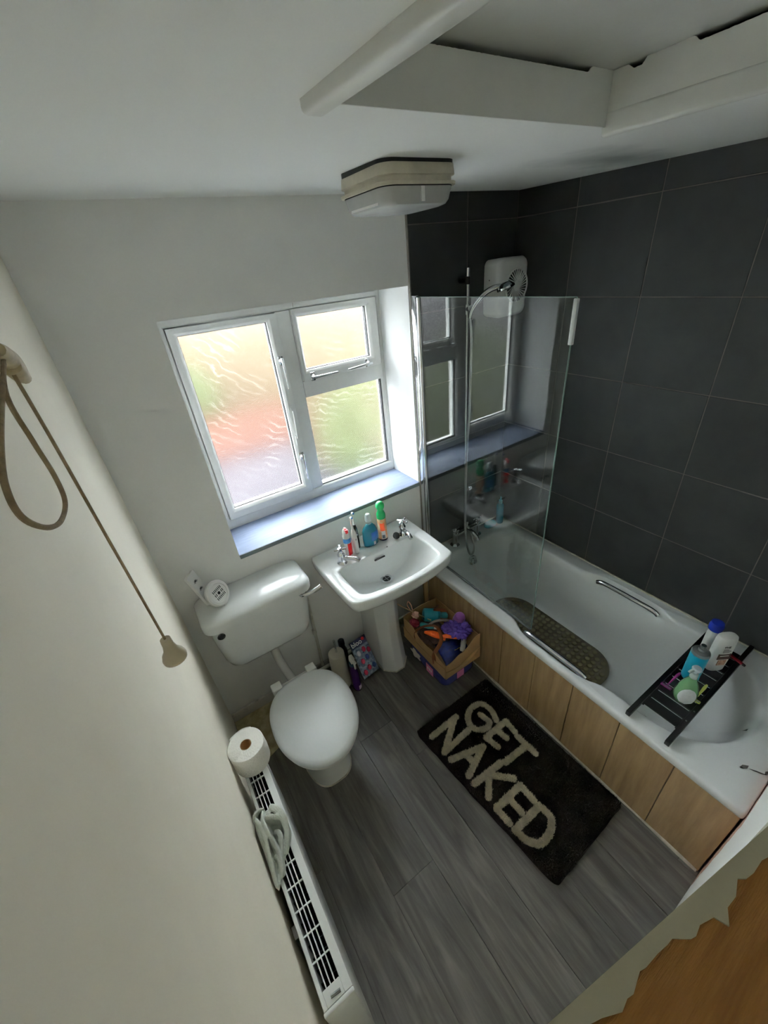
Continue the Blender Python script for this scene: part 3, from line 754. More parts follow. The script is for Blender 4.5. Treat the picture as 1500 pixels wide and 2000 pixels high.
# D-shaped seat and lid
def dlid(z, inset=0.0, n=64):
    out = []
    for i in range(n):
        a = 2 * math.pi * i / n; c, s = math.cos(a), math.sin(a)
        if s < 0: p = (.184 * c, -.240 * abs(s) ** .98)
        else: p = (.184 * math.copysign(abs(c) ** (2 / 2.5), c), .213 * abs(s) ** (2 / 2.5))
        L = math.hypot(*p) or 1; k = (L - inset) / L
        out.append(Vector((TX - .001 + p[0] * k + p[1] * k * .03, -.515 + p[1] * k, z)))
    return out
mk('seat', loft([dlid(.387, .012), dlid(.389, .006), dlid(.403, .005), dlid(.405, .010)]), plastic_w, tl, smooth=50)
mk('lid', loft([dlid(.407, .008), dlid(.408, .002), dlid(.413, 0), dlid(.424, .001), dlid(.432, .008), dlid(.437, .022), dlid(.4395, .05), dlid(.441, .10)]), M('white_lid_plastic', rgb(226, 230, 231), .32), tl, smooth=60)
for x in (.245, .420):
    mk('hinge', gbox(x - .024, x + .024, -.318, -.272, .386, .432), plastic_w, tl, bevel=.006, seg=3)
mk('hinge_rod', tube([(.262, -.290, .405), (.405, -.290, .405)], .008, 10, smooth=False), plastic_w, tl)

ct = thing('toilet_cistern', (.305, -.10, .50), 'white ceramic toilet cistern with domed lid below the window', 'cistern')
def cring(z, i=0, r=.045, x0=.078, x1=.535, y0=-.190): return rrect(x0 + i, x1 - i, y0 + i * .6, -.004, (r * .4, r * .4, r, r), z, 8, 8)
mk('tank', loft([cring(.505, .075, .05), cring(.512, .052, .05), cring(.535, .030, .05), cring(.58, .018), cring(.70, .006), cring(.808, 0)]), ceramic, ct, smooth=55)
mk('tank_lid', loft([cring(.806, -.006, .05, y0=-.193), cring(.8075, -.018, .055, y0=-.205), cring(.842, -.018, .055, y0=-.207), cring(.852, -.014, .055, y0=-.203), cring(.859, -.004, .055, y0=-.194), cring(.864, .012, .05), cring(.869, .05, .04), cring(.870, .10, .02, y0=-.16)]), ceramic, ct, smooth=60)
fl_ = mk('flush_lever', lathe([(.019, 0), (.021, .004), (.018, .014), (.008, .018)], (.500, -.190, .795), 18, (0, -1, 0)), chrome, ct)
mk('lever_arm', tube([(.500, -.207, .795), (.515, -.219, .797), (.548, -.228, .804), (.584, -.231, .815)], lambda t: .008 + .0045 * t, 12, flat=.7), chrome, fl_)
mk('blanking_cap', lathe([(.016, 0), (.017, .003), (.013, .005), (.010, .002)], (.118, -.1895, .765), 18, (0, -1, 0)), M('dark_chrome', rgb(90, 92, 92), .2, metal=1), ct)
mk('flush_pipe', tube([(.312, -.10, .51), (.313, -.10, .44), (.318, -.118, .37), (.327, -.17, .335), (.332, -.235, .325)], .021, 16), plastic_w, ct)

# supply pipes on the wall
pp = thing('water_pipe', (.55, -.03, 0), 'white painted supply pipe rising beside the cistern to the skirting', 'pipe')
pipe_m = M('painted_pipe', rgb(200, 198, 188), .45, col2=rgb(140, 128, 108), scale=14, contrast=(.25, .45))
mk('riser', tube([(.556, -.03, .74), (.552, -.03, .4), (.546, -.03, .07)], .0085, 10), pipe_m, pp)
mk('joint', join(lathe([(.011, 0), (.0125, .005), (.0125, .03), (.011, .035)], (.549, -.03, .335), 12), lathe([(.011, 0), (.0125, .004), (.0125, .02), (.011, .025)], (.553, -.03, .58), 12)), pipe_m, pp)
mk('branch', tube([(.556, -.03, .74), (.548, -.04, .765), (.530, -.055, .77)], .0075, 10), pipe_m, pp)
p2 = thing('water_pipe', (.72, -.04, 0), 'white painted pipe running along the skirting to the basin pedestal', 'pipe')
mk('run', tube([(.50, -.045, .055), (.60, -.043, .055), (.75, -.036, .058), (.862, -.030, .062)], .011, 12), pipe_m, p2)
mk('elbow', tube([(.862, -.030, .062), (.878, -.029, .064), (.882, -.029, .085)], .012, 12), pipe_m, p2)
mk('riser', tube([(.882, -.029, .08), (.881, -.030, .25), (.870, -.034, .33), (.872, -.036, .48)], .009, 10), pipe_m, p2)
mk('valve', join(lathe([(.010, -.02), (.013, -.014), (.013, .014), (.010, .02)], (.881, -.030, .235), 10), gbox(.872, .89, -.05, -.03, .222, .248)), steel, p2)

# ------------------------------------------------------------------ basin
bs = thing('pedestal_basin', (.925, -.2, 0), 'white ceramic pedestal basin under the window with chrome cross-head taps', 'basin')
BC = (.925, -.262)
outer = chaikin([Vector(p) for p in [(.630, -.008), (.630, -.009), (.628, -.12), (.630, -.26), (.636, -.40), (.640, -.430), (.665, -.450), (.73, -.468), (.83, -.481), (.925, -.484), (1.02, -.481), (1.12, -.468), (1.185, -.450), (1.210, -.430), (1.214, -.40), (1.220, -.26), (1.222, -.12), (1.220, -.009), (1.220, -.008), (.925, -.006)]], 2)
bowl = chaikin([Vector(p) for p in [(.700, -.186), (.694, -.20), (.690, -.29), (.694, -.38), (.702, -.405), (.735, -.422), (.82, -.441), (.925, -.446), (1.03, -.441), (1.115, -.422), (1.148, -.405), (1.156, -.38), (1.160, -.29), (1.156, -.20), (1.150, -.186), (.925, -.190)]], 2)
Ro, Rb = radial(outer, BC, 96), radial(bowl, BC, 96)
n_ = 96
def mixr(t, z, inset=0): return [Vector((BC[0] + ((Ro[i] * (1 - t) + Rb[i] * t) - inset) * math.cos(2 * math.pi * i / n_), BC[1] + ((Ro[i] * (1 - t) + Rb[i] * t) - inset) * math.sin(2 * math.pi * i / n_), z)) for i in range(n_)]
def bring2(z, s, dy=0):
    r = ring_r(Rb, BC, z, s)
    return [Vector((p.x, p.y + dy, p.z)) for p in r]
def under(z, s):
    out = []
    for p in ring_r(Ro, BC, z, 1.0):
        out.append(Vector((BC[0] + (p.x - BC[0]) * s, -.008 + (p.y + .008) * (s ** .8) if True else p.y, z)))
    return out
ZB = .82
brings = [under(.615, .34), under(.63, .42), under(.66, .62), under(.70, .80), under(.735, .92), under(.765, .985),
          mixr(0, .785), mixr(0, .812, .0), mixr(0, ZB - .002, .003), mixr(0, ZB, .009),
          mixr(.85, ZB - .001), mixr(1, ZB - .003, 0), mixr(1, ZB - .010, .004),
          bring2(.775, .92), bring2(.735, .83, .0), bring2(.70, .66, .005), bring2(.684, .45, .008), bring2(.677, .22, .010), bring2(.674, .115, .012)]
basin_part = mk('bowl', loft(brings, True, True), ceramic, bs, smooth=60)
dc = (BC[0] + .0, BC[1] + .012, .6790)
dr = mk('waste', lathe([(.031, 0), (.032, .0025), (.026, .0032), (.021, .0012)], dc, 28), chrome, bs)
mk('waste_hole', lathe([(.0205, 0), (.0205, .0016)], dc, 20), black, dr)
mk('waste_cross', join(bar((dc[0] - .02, dc[1], dc[2] + .002), (dc[0] + .02, dc[1], dc[2] + .002), .004, .002), bar((dc[0], dc[1] - .02, dc[2] + .002), (dc[0], dc[1] + .02, dc[2] + .002), .004, .002)), steel, dr)
mk('overflow_slot', tube([(.893, -.2075, .789), (.953, -.2075, .789)], .0045, 8, smooth=False), black, bs)
mk('chain_hole', lathe([(.0035, 0), (.0035, .001)], (.985, -.187, .8195), 10), black, bs)
def pedr(z, w0, yf, yb=-.02, c=.04):
    x0, x1 = .921 - w0, .921 + w0
    return [Vector(p) for p in [(x0, yb, z), (x0, yf + c, z), (x0 + c, yf, z), (x1 - c, yf, z), (x1, yf + c, z), (x1, yb, z)]]
mk('pedestal', loft([pedr(0, .083, -.292, c=.055), pedr(.03, .081, -.288, c=.055), pedr(.25, .074, -.262, c=.05), pedr(.55, .078, -.255, c=.05), pedr(.66, .088, -.265, c=.05)]), ceramic, bs, bevel=.006, seg=3)
mk('pedestal_bead', loft([pedr(.0005, .086, -.296, c=.056), pedr(.004, .085, -.294, c=.056)]), seal_white, bs)
def tap(x, y, ang):
    d = Vector((math.cos(ang), math.sin(ang), 0)); z = ZB
    t = mk('tap', lathe([(.024, 0), (.026, .003), (.020, .011), (.017, .030), (.0185, .044), (.018, .054), (.013, .062), (.011, .074)], (x, y, z - .001), 18), chrome, bs)
    mk('spout', tube([Vector((x, y, z + .030)), Vector((x, y, z + .036)) + d * .03, Vector((x, y, z + .038)) + d * .075, Vector((x, y, z + .028)) + d * .098], lambda s: .0115 - .0015 * s, 12), chrome, t)
    hz = z + .082
    e1 = Vector((math.cos(ang + .6), math.sin(ang + .6), 0)); e2 = Vector((-e1.y, e1.x, 0)); c = Vector((x, y, hz))
    mk('cross_head', join(lathe([(.010, -.010), (.012, -.003), (.012, .007), (.006, .010)], c, 12), *[tube([c, c + e * .016, c + e * .030], lambda s: .0052 + .002 * s, 8) for e in (e1, -e1, e2, -e2)]), chrome, t)
tap(.742, -.150, math.radians(-52))
tap(1.113, -.148, math.radians(-98))

# ------------------------------------------------------------------ radiator
rd = thing('radiator', (.06, -.95, .06), 'white double-panel radiator along the left wall with slotted top grille', 'radiator')
RY0, RY1, RX0, RX1, RZ0, RZ1 = -1.345, -.655, .020, .097, .085, .620
def pan_geo(x0, x1):
    return gbox(x0, x1, RY0 + .008, RY1 - .008, RZ0, RZ1 - .012)
fp = mk('front_panel', pan_geo(RX1 - .012, RX1 - .001), rad_white, rd, bevel=.004)
mk('rear_panel', pan_geo(RX0, RX0 + .010), rad_white, rd, bevel=.003)
mk('convector_fins', join(*[gbox(RX0 + .011, RX1 - .013, RY0 + .04 + i * .0255, RY0 + .0425 + i * .0255, RZ0 + .05, RZ1 - .055) for i in range(25)]), dark_in, rd, smooth=0)
# top grille: border strips, long bars, cross bars
gx0, gx1 = .0315, .0765
zg = RZ1 - .004
mk('grille_border', join(gbox(RX0 + .002, gx0, RY0 + .01, RY1 - .01, zg - .004, RZ1), gbox(gx1, RX1, RY0 + .01, RY1 - .01, zg - .004, RZ1),
                         gbox(gx0, gx1, RY0 + .01, -1.304, zg - .004, RZ1), gbox(gx0, gx1, -.690, RY1 - .01, zg - .004, RZ1)), rad_white, rd, bevel=.001, seg=1)
for k in range(1, 4):
    x = gx0 + (gx1 - gx0) * k / 4
    mk('grille_bar', gbox(x - .0014, x + .0014, -1.304, -.690, zg - .003, RZ1 - .0005), rad_white, rd)
y = -1.304 + .0538
while y < -.70:
    mk('grille_crossbar', gbox(gx0, gx1, y - .0017, y + .0017, zg - .003, RZ1 - .0008), rad_white, rd)
    y += .0552
for a, b in ((RY0, RY0 + .010), (RY1 - .010, RY1)):
    mk('end_cap', gbox(RX0 - .001, RX1 + .001, a, b, RZ0 + .01, RZ1 + .0005), rad_white, rd, bevel=.003)
mk('label_slot', tube([(.046, -1.322, RZ1 + .0002), (.070, -1.325, RZ1 + .0002)], .0042, 8, smooth=False, flat=.9), M('grey_plastic', rgb(120, 124, 122), .5), rd)
for yb_ in (-1.15, -.80):
    mk('wall_bracket', gbox(0.0005, RX0, yb_, yb_ + .03, .15, .5), steel, rd)
mk('valve_pipe', join(tube([(.055, -.645, .0), (.055, -.642, .06), (.055, -.642, .12), (.055, -.66, .13)], .0075, 8), lathe([(.014, 0), (.018, .006), (.018, .045), (.012, .055)], (.055, -.64, .10), 14)), plastic_w, rd)
mk('valve_pipe', join(tube([(.055, -1.36, .0), (.055, -1.36, .06), (.055, -1.36, .11), (.055, -1.345, .125)], .0075, 8), lathe([(.014, 0), (.018, .006), (.018, .045), (.012, .055)], (.055, -1.362, .10), 14)), plastic_w, rd)

# toilet roll standing on the radiator
tr = thing('toilet_roll', (.0625, -.683, RZ1), 'white toilet roll standing on the far end of the radiator', 'toilet roll')
c = Vector((.0625, -.683, RZ1 + .0005))
def roll_ring(r, z, wob=0.0, n=48):
    return [Vector((c.x + (r + wob * math.sin(3 * 2 * math.pi * i / n + z * 40)) * math.cos(2 * math.pi * i / n), c.y + (r + wob * math.cos(2 * 2 * math.pi * i / n)) * math.sin(2 * math.pi * i / n), c.z + z)) for i in range(n)]
mk('paper', loft([roll_ring(.0185, 0), roll_ring(.058, 0), roll_ring(.0605, .003, .001), roll_ring(.061, .05, .0012), roll_ring(.0605, .097, .001), roll_ring(.058, .100, .0006), roll_ring(.0195, .0985), roll_ring(.0185, .096), roll_ring(.0185, 0)], False, False), tissue, tr, smooth=50)
mk('card_core', loft([roll_ring(.0183, .001), roll_ring(.0183, .098), roll_ring(.0172, .098), roll_ring(.0172, .001), roll_ring(.0183, .001)], False, False), card, tr)
mk('loose_sheet', loft([[c + Vector((math.cos(a) * (.0617 + .004 * max(0, (a - 1.9))), math.sin(a) * (.0617 + .004 * max(0, a - 1.9)), z)) for a in [1.0 + k * .1 for k in range(16)]] for z in (.002, .05, .0985)], False, False) if False else
   ((lambda AA: ([tuple(c + Vector((math.cos(a) * (.0622 + .006 * max(0, a - 1.7) ** 1.5), math.sin(a) * (.0622 + .006 * max(0, a - 1.7) ** 1.5), z))) for z in (.003, .05, .0985) for a in AA],
                 [(k * len(AA) + i, k * len(AA) + i + 1, (k + 1) * len(AA) + i + 1, (k + 1) * len(AA) + i) for k in range(2) for i in range(len(AA) - 1)]))([1.0 + k * .08 for k in range(17)])), tissue, tr, solid=.0006)

# crumpled face cloth on the radiator
def cloth():
    """folds of a bunched flannel: a limp base sheet with rolled hems and ridges lying over it"""
    base = [(.012, -1.076), (.028, -1.055), (.055, -1.015), (.080, -.985), (.094, -.955), (.090, -.91), (.070, -.872), (.040, -.874), (.012, -.882), (.0065, -.93), (.006, -1.00), (.006, -1.055)]
    n = len(base); cx = sum(p[0] for p in base) / n; cy = sum(p[1] for p in base) / n
    rings = []
    for z, s in ((.6225, .97), (.6235, 1.0), (.6275, 1.0), (.6285, .96)):
        rings.append([Vector((max(.0045, cx + (x - cx) * s), cy + (y - cy) * s, z + .002 * math.sin(i * 1.7))) for i, (x, y) in enumerate(base)])
    G = [loft(rings)]
    F = [([(.012, -.884, .655), (.020, -.905, .668), (.024, -.945, .664), (.019, -.99, .650), (.016, -1.03, .638), (.013, -1.066, .630)], .0068, .55),
         ([(.013, -.886, .630), (.012, -.90, .645), (.013, -.93, .648), (.014, -.97, .640), (.014, -1.02, .632)], .0070, .6),
         ([(.040, -.874, .640), (.038, -.888, .664), (.034, -.915, .676), (.037, -.955, .668), (.043, -1.0, .650), (.036, -1.045, .634)], .0065, .5),
         ([(.062, -.870, .638), (.066, -.885, .662), (.080, -.908, .668), (.088, -.940, .660), (.080, -.975, .646), (.056, -1.012, .634)], .0095, .5),
         ([(.036, -.905, .668), (.050, -.912, .674), (.066, -.920, .670), (.082, -.932, .660)], .0075, .5),
         ([(.052, -.945, .640), (.062, -.960, .652), (.058, -.985, .646), (.045, -1.018, .636)], .0080, .6),
         ([(.048, -.885, .640), (.055, -.893, .655), (.052, -.905, .660)], .0080, .7),
         ([(.010, -.892, .645), (.016, -.880, .662), (.030, -.874, .664), (.044, -.873, .652)], .0085, .6),
         ([(.030, -1.00, .640), (.040, -1.02, .640), (.030, -1.055, .630)], .0070, .6)]
    for k, (P, r, fl_) in enumerate(F):
        V, Fc = tube(P, (lambda t, r=r, k=k: r * (.75 + .5 * math.sin(math.pi * min(.95, max(.05, t)))) * (1 + .18 * noise.noise((t * 5, k * 3.1, 0)))), 12, 8, flat=fl_)
        V = [(max(.0055, v[0]), v[1], max(.6222, v[2])) for v in V]
        G.append((V, Fc))
        # curtain of cloth hanging from each ridge down to the sheet
        Pp = smooth_path(P, 6); W = []
        for p in Pp: W += [(max(.006, p.x - .0045), p.y, p.z), (p.x + .0045, p.y, p.z), (min(.094, p.x + .011), p.y + .002, .6235), (max(.006, p.x - .010), p.y + .002, .6235)]
        m = len(Pp); fc = [(i * 4 + j, i * 4 + (j + 1) % 4, i * 4 + 4 + (j + 1) % 4, i * 4 + 4 + j) for i in range(m - 1) for j in range(4)] + [(0, 3, 2, 1), tuple(4 * (m - 1) + j for j in range(4))]
        G.append((W, fc))
    return join(*G)
fc_ = mk('face_cloth', cloth(), terry, None, smooth=180, label='crumpled grey face cloth draped over the radiator grille', cat='cloth')
md = fc_.modifiers.new('fuse', 'REMESH'); md.mode = 'VOXEL'; md.voxel_size = .0018; md.use_smooth_shade = True
md = fc_.modifiers.new('soften', 'SMOOTH'); md.factor = .5; md.iterations = 4

# ------------------------------------------------------------------ pull cord
pc = thing('pull_cord_switch', (.08, -1.18, 2.0), 'beige pull cord with bell-shaped toggle hanging near the left wall', 'pull cord')
zt_ = zceil(-1.2)
mk('ceiling_switch', lathe([(.042, 0), (.042, .018), (.030, .034), (.010, .040)], (.07, -1.255, zt_ + .001), 24, (0, 0, -1)), plastic_w, pc)
mk('cord', tube([(.0795, -1.186, 2.015), (.080, -1.181, 1.95), (.080, -1.178, 1.85), (.080, -1.170, 1.672)], .0015, 8), cord_m, pc)
mk('cord_upper', tube([(.07, -1.255, zt_ - .036), (.074, -1.235, 2.14), (.080, -1.205, 2.04)], .0015, 8), cord_m, pc)
mk('cord_loop', tube([(.083, -1.215, 2.022), (.085, -1.279, 2.006), (.086, -1.285, 1.977), (.086, -1.281, 1.949), (.086, -1.293, 1.933), (.086, -1.332, 1.935), (.086, -1.368, 1.948), (.085, -1.39, 1.966), (.085, -1.385, 1.981), (.085, -1.358, 1.992), (.085, -1.31, 2.004), (.083, -1.22, 2.020)], .0016, 8), cord_m, pc)
kn = mk('knot', join(tube([(.084, -1.222, 2.030), (.082, -1.19, 2.020), (.080, -1.165, 2.006), (.080, -1.150, 2.000)], lambda t: .0050 + .0030 * math.sin(math.pi * min(1, t * 1.1)), 12),
                     tube([(.080, -1.20, 2.030), (.086, -1.192, 2.022), (.085, -1.190, 2.012), (.077, -1.196, 2.012), (.075, -1.20, 2.022), (.080, -1.20, 2.031)], .0022, 8)), M('grubby_cream_plastic', rgb(196, 180, 146), .6, var=.3, scale=60), pc)
mk('toggle', lathe([(.0015, .0005), (.0062, .0), (.0066, -.004), (.0068, -.011), (.0088, -.020), (.0132, -.027), (.0150, -.033), (.0146, -.037), (.0105, -.040), (.004, -.041)], (.080, -1.170, 1.678), 28), M('aged_cream_plastic', rgb(190, 178, 152), .4, var=.12, scale=40), pc, smooth=60)

# ------------------------------------------------------------------ door (top edge raw timber, ragged paint lap)
DA = Vector((.12, -1.6273)); DS = -.147
ddir = Vector((1, DS)).normalized(); dn = Vector((ddir.y, -ddir.x))      # dn points to -y (thickness)
if dn.y > 0: dn = -dn
dw, dth, dz0, dz1 = .755, .040, .008, 1.930
def dp(u, t, z): p = DA + ddir * u + dn * t; return (p.x, p.y, z)
dr_ = thing('door_1', (DA.x + .38, DA.y - .06, dz0), 'cream painted door standing ajar with bare timber top edge', None, kind='structure')
def dbox(u0, u1, t0, t1, z0, z1):
    return [dp(u0, t0, z0), dp(u1, t0, z0), dp(u1, t1, z0), dp(u0, t1, z0), dp(u0, t0, z1), dp(u1, t0, z1), dp(u1, t1, z1), dp(u0, t1, z1)], gbox(0, 1, 0, 1, 0, 1)[1]
mk('leaf', dbox(0, dw, 0, dth, dz0, dz1 - .0006), door_paint, dr_, bevel=.001, seg=1)
rp = []
rnd = random.Random(5)
lap = [(0, .0036)]
u = 0
while u < dw:
    u += rnd.uniform(.0012, .0042); lap.append((min(u, dw), rnd.uniform(.0030, .0044) + .0007 * math.sin(u * 210) + (.0016 if rnd.random() < .12 else 0)))
wood = [(a, b) for a, b in lap] + [(dw, dth - .004), (0, dth - .004)]
mk('bare_top_edge', prism(wood, lambda a, b, t: dp(a, b, dz1 - .0006 + .0008 * t)), raw_wood, dr_, smooth=0, label='bare brown timber top edge with ragged paint')
paint = [(a, b) for a, b in lap] + [(dw, 0), (0, 0)]
mk('paint_lap', prism(paint, lambda a, b, t: dp(a, b, dz1 - .0006 + .0013 * t)), door_paint, dr_, smooth=0)
hk = mk('door_handle', join(lathe([(.025, 0), (.025, .006), (.010, .010), (.009, .035)], dp(.06, 0, 1.0), 20, (0, 1, 0)), tube([Vector(dp(.06, -.04, 1.0)), Vector(dp(.10, -.045, 1.0)), Vector(dp(.17, -.043, 1.0))], .009, 10)), chrome, dr_)

# ------------------------------------------------------------------ rug
RC = [Vector((.762, -.650)), Vector((1.266, -.642)), Vector((1.285, -1.420)), Vector((.832, -1.434))]
def rugmap(u, v):   # u across (left->bath), v along (far->near)
    a = RC[0].lerp(RC[1], u); b = RC[3].lerp(RC[2], u); return a.lerp(b, v)
rg = thing('bath_rug', (1.03, -1.03, 0), 'dark brown shaggy bath rug with cream lettering beside the bath panel', 'rug')
def rug_outline(inset):
    P = []
    for x, y in [(p.x, p.y) for p in rrect(inset, 1 - inset, inset * .65, 1 - inset * .65, .045, 0, 5, 24)]:
        q = rugmap(x, y); j = noise.noise((q.x * 18, q.y * 18, 0)) * .004
        P.append(Vector((q.x + j, q.y + j)))
    return P
base = [[Vector((p.x, p.y, z)) for p in rug_outline(i)] for i, z in ((.004, .0004), (0, .005), (0, .010), (.01, .014))]
mk('backing', loft(base), dark_hair, rg)
LET = {'G': [[(1.131, -0.85), (1.15, -0.796), (1.134, -0.74), (1.076, -0.727), (1.025, -0.754), (1.006, -0.801), (1.028, -0.836), (1.071, -0.849), (1.098, -0.837)], [(1.098, -0.837), (1.088, -0.781)]],
 'E': [[(1.025, -0.883), (1.165, -0.882)], [(1.025, -0.883), (1.038, -0.946)], [(1.094, -0.883), (1.104, -0.943)], [(1.165, -0.882), (1.16, -0.946)]],
 'T': [[(1.152, -0.969), (1.158, -1.072)], [(1.152, -1.022), (1.015, -1.018)]],
 'N': [[(0.814, -0.721), (0.979, -0.714)], [(0.976, -0.711), (0.814, -0.816)], [(0.814, -0.816), (0.981, -0.803)]],
 'A': [[(0.817, -0.859), (0.983, -0.905)], [(0.983, -0.905), (0.835, -0.96)], [(0.887, -0.879), (0.896, -0.938)]],
 'K': [[(0.833, -0.999), (0.993, -1.006)], [(0.91, -1.007), (0.991, -1.088)], [(0.906, -1.016), (0.845, -1.075)]],
 'E2': [[(0.842, -1.126), (0.993, -1.123)], [(0.842, -1.126), (0.845, -1.193)], [(0.914, -1.124), (0.916, -1.197)], [(0.993, -1.123), (0.993, -1.196)]],
 'D': [[(0.845, -1.224), (0.996, -1.225)], [(0.996, -1.225), (0.999, -1.279), (0.953, -1.309), (0.895, -1.312), (0.858, -1.278), (0.845, -1.224)]]}
HWID = .0150
segs = []; letter_of = []
paths = {}
for k, ss in LET.items():
    paths[k] = []
    for s in ss:
        P = smooth_path([(a, b, 0) for a, b in s], 5) if len(s) > 3 else [Vector((a, b, 0)) for a, b in s]
        paths[k].append(P)
        for a, b in zip(P[:-1], P[1:]): segs.append((a.x, a.y, b.x, b.y)); letter_of.append(k)
SG = np.array(segs)
def dist_letters(P):
    d = np.full(len(P), 9.0); who = np.zeros(len(P), int)
    for i, (ax, ay, bx, by) in enumerate(SG):
        ab = np.array([bx - ax, by - ay]); t = np.clip(((P - [ax, ay]) @ ab) / (ab @ ab + 1e-12), 0, 1)
        e = np.hypot(P[:, 0] - ax - t * ab[0], P[:, 1] - ay - t * ab[1]); m = e < d
        d[m] = e[m]; who[m] = i
    return d, who
def tufts(P, h, wdt, lean, rng):
    n = len(P); V = np.zeros((n, 4, 3)); a = rng.random(n) * 6.283
    for k in range(3):
        V[:, k, 0] = P[:, 0] + wdt * np.cos(a + k * 2.094); V[:, k, 1] = P[:, 1] + wdt * np.sin(a + k * 2.094); V[:, k, 2] = P[:, 2]
    l = rng.normal(size=(n, 2)) * lean
    V[:, 3, 0] = P[:, 0] + l[:, 0]; V[:, 3, 1] = P[:, 1] + l[:, 1]; V[:, 3, 2] = P[:, 2] + h * (.7 + .6 * rng.random(n))
    idx = (np.arange(n) * 4)[:, None]
    Fc = np.concatenate([idx + np.array([[0, 1, 3]]), idx + np.array([[1, 2, 3]]), idx + np.array([[2, 0, 3]])])
    return V.reshape(-1, 3), Fc
def fast_mesh(name, V, Fc, mat, parent, label=None, kind=None):
    me = bpy.data.meshes.new(name); org = ORG[parent]
    me.from_pydata((V - np.array(org)).tolist(), [], Fc.tolist()); me.update(); me.materials.append(mat)
    o = bpy.data.objects.new(name, me); COL.objects.link(o); o.parent = parent; ORG[o] = org
    if label: o['label'] = label
    if kind: o['kind'] = kind
    return o
N_T = 46000
UV = RNG.random((N_T, 2)) * [.988, .992] + [.006, .004]
c0, c1, c2, c3 = (np.array([p.x, p.y]) for p in RC)
PT = ((c0 * (1 - UV[:, :1]) + c1 * UV[:, :1]) * (1 - UV[:, 1:]) + (c3 * (1 - UV[:, :1]) + c2 * UV[:, :1]) * UV[:, 1:])
cu = np.minimum(UV[:, 0], 1 - UV[:, 0]) * .50; cv = np.minimum(UV[:, 1], 1 - UV[:, 1]) * .77
keep = ~((cu < .025) & (cv < .025) & (np.hypot(.025 - cu, .025 - cv) > .025))
PT = PT[keep]
dl, who = dist_letters(PT)
ins = dl < HWID + RNG.normal(size=len(PT)) * .0012
dk = PT[~ins]
V, Fc = tufts(np.c_[dk, np.full(len(dk), .012)], .010, .0024, .003, RNG)
fast_mesh('pile', V, Fc, dark_hair, rg, 'dark brown shaggy pile', 'stuff')
PL = RNG.random((60000, 2)) * [.40, .66] + [.78, -1.36]
dl, who = dist_letters(PL); m = dl < HWID + RNG.normal(size=len(PL)) * .0012
PL, who = PL[m], who[m]; own = np.array([letter_of[i] for i in who])
for k in LET:
    q_ = PL[own == k]
    V, Fc = tufts(np.c_[q_, np.full(len(q_), .013)], .0105, .0024, .002, RNG)
    plates = join(*[loft([[P[0] + Vector((0, 0, .0125))] * 0 or [Vector((p[0], p[1], z)) for p in cap] for z in (.0125, .0165)]) for P in paths[k] for cap in
                    [[(a.x + (HWID - .002) * math.cos(th), a.y + (HWID - .002) * math.sin(th)) for th in [math.atan2(b.y - a.y, b.x - a.x) + math.pi / 2 + math.pi * i / 8 for i in range(9)]] +
                     [(b.x + (HWID - .002) * math.cos(th), b.y + (HWID - .002) * math.sin(th)) for th in [math.atan2(b.y - a.y, b.x - a.x) - math.pi / 2 + math.pi * i / 8 for i in range(9)]]
                     for a, b in zip(P[:-1], P[1:])]])
    nv = len(V); pv = np.array([tuple(p) for p in plates[0]])
    me = bpy.data.meshes.new('letter'); org = ORG[rg]
    me.from_pydata((np.concatenate([V, pv]) - np.array(org)).tolist(), [], Fc.tolist() + [tuple(i + nv for i in f) for f in plates[1]])
    me.update(); me.materials.append(cream_hair)
    o = bpy.data.objects.new('letter', me); COL.objects.link(o); o.parent = rg; ORG[o] = org
    o['label'] = 'cream tufted letter ' + k[0]

# ------------------------------------------------------------------ things on the basin
ZL = ZB + .0008
red_p = M('red_plastic', rgb(206, 24, 34), .3); blue_p = M('blue_print', rgb(60, 130, 190), .35)
tp = thing('toothpaste_pump', (.800, -.118, ZL), 'white and red toothpaste pump standing beside the left basin tap', 'toothpaste')
c = (.800, -.118)
mk('tube_body', lathe([(.018, 0), (.0192, .002), (.0192, .118), (.0165, .124), (.0165, .130)], (*c, ZL), 24), plastic_w, tp)
mk('blue_band', lathe([(.0195, .082), (.0195, .108)], (*c, ZL), 24, cap=False), blue_p, tp)
mk('red_panel', ([(c[0] + .0196 * math.cos(a), c[1] + .0196 * math.sin(a), ZL + z) for z in (.010, .080) for a in [-2.0 + k * .12 for k in range(16)]],
                 [(i, i + 1, 17 + i, 16 + i) for i in range(15)]), red_p, tp, solid=.0004)
mk('pump_head', loft([[Vector((c[0] + x, c[1] + y, ZL + z)) for x, y in [(.016 * math.cos(2 * math.pi * i / 20), .016 * math.sin(2 * math.pi * i / 20)) for i in range(20)]] for z in (.128, .145)] + [[Vector((c[0] + .010 * math.cos(2 * math.pi * i / 20), c[1] + .004 + .008 * math.sin(2 * math.pi * i / 20), ZL + .156)) for i in range(20)]]), plastic_w, tp)
mk('red_lever', join(gbox(c[0] - .007, c[0] + .007, c[1] - .017, c[1] - .004, ZL + .138, ZL + .158), gbox(c[0] - .005, c[0] + .005, c[1] - .006, c[1] + .010, ZL + .152, ZL + .162)), red_p, tp, bevel=.002)
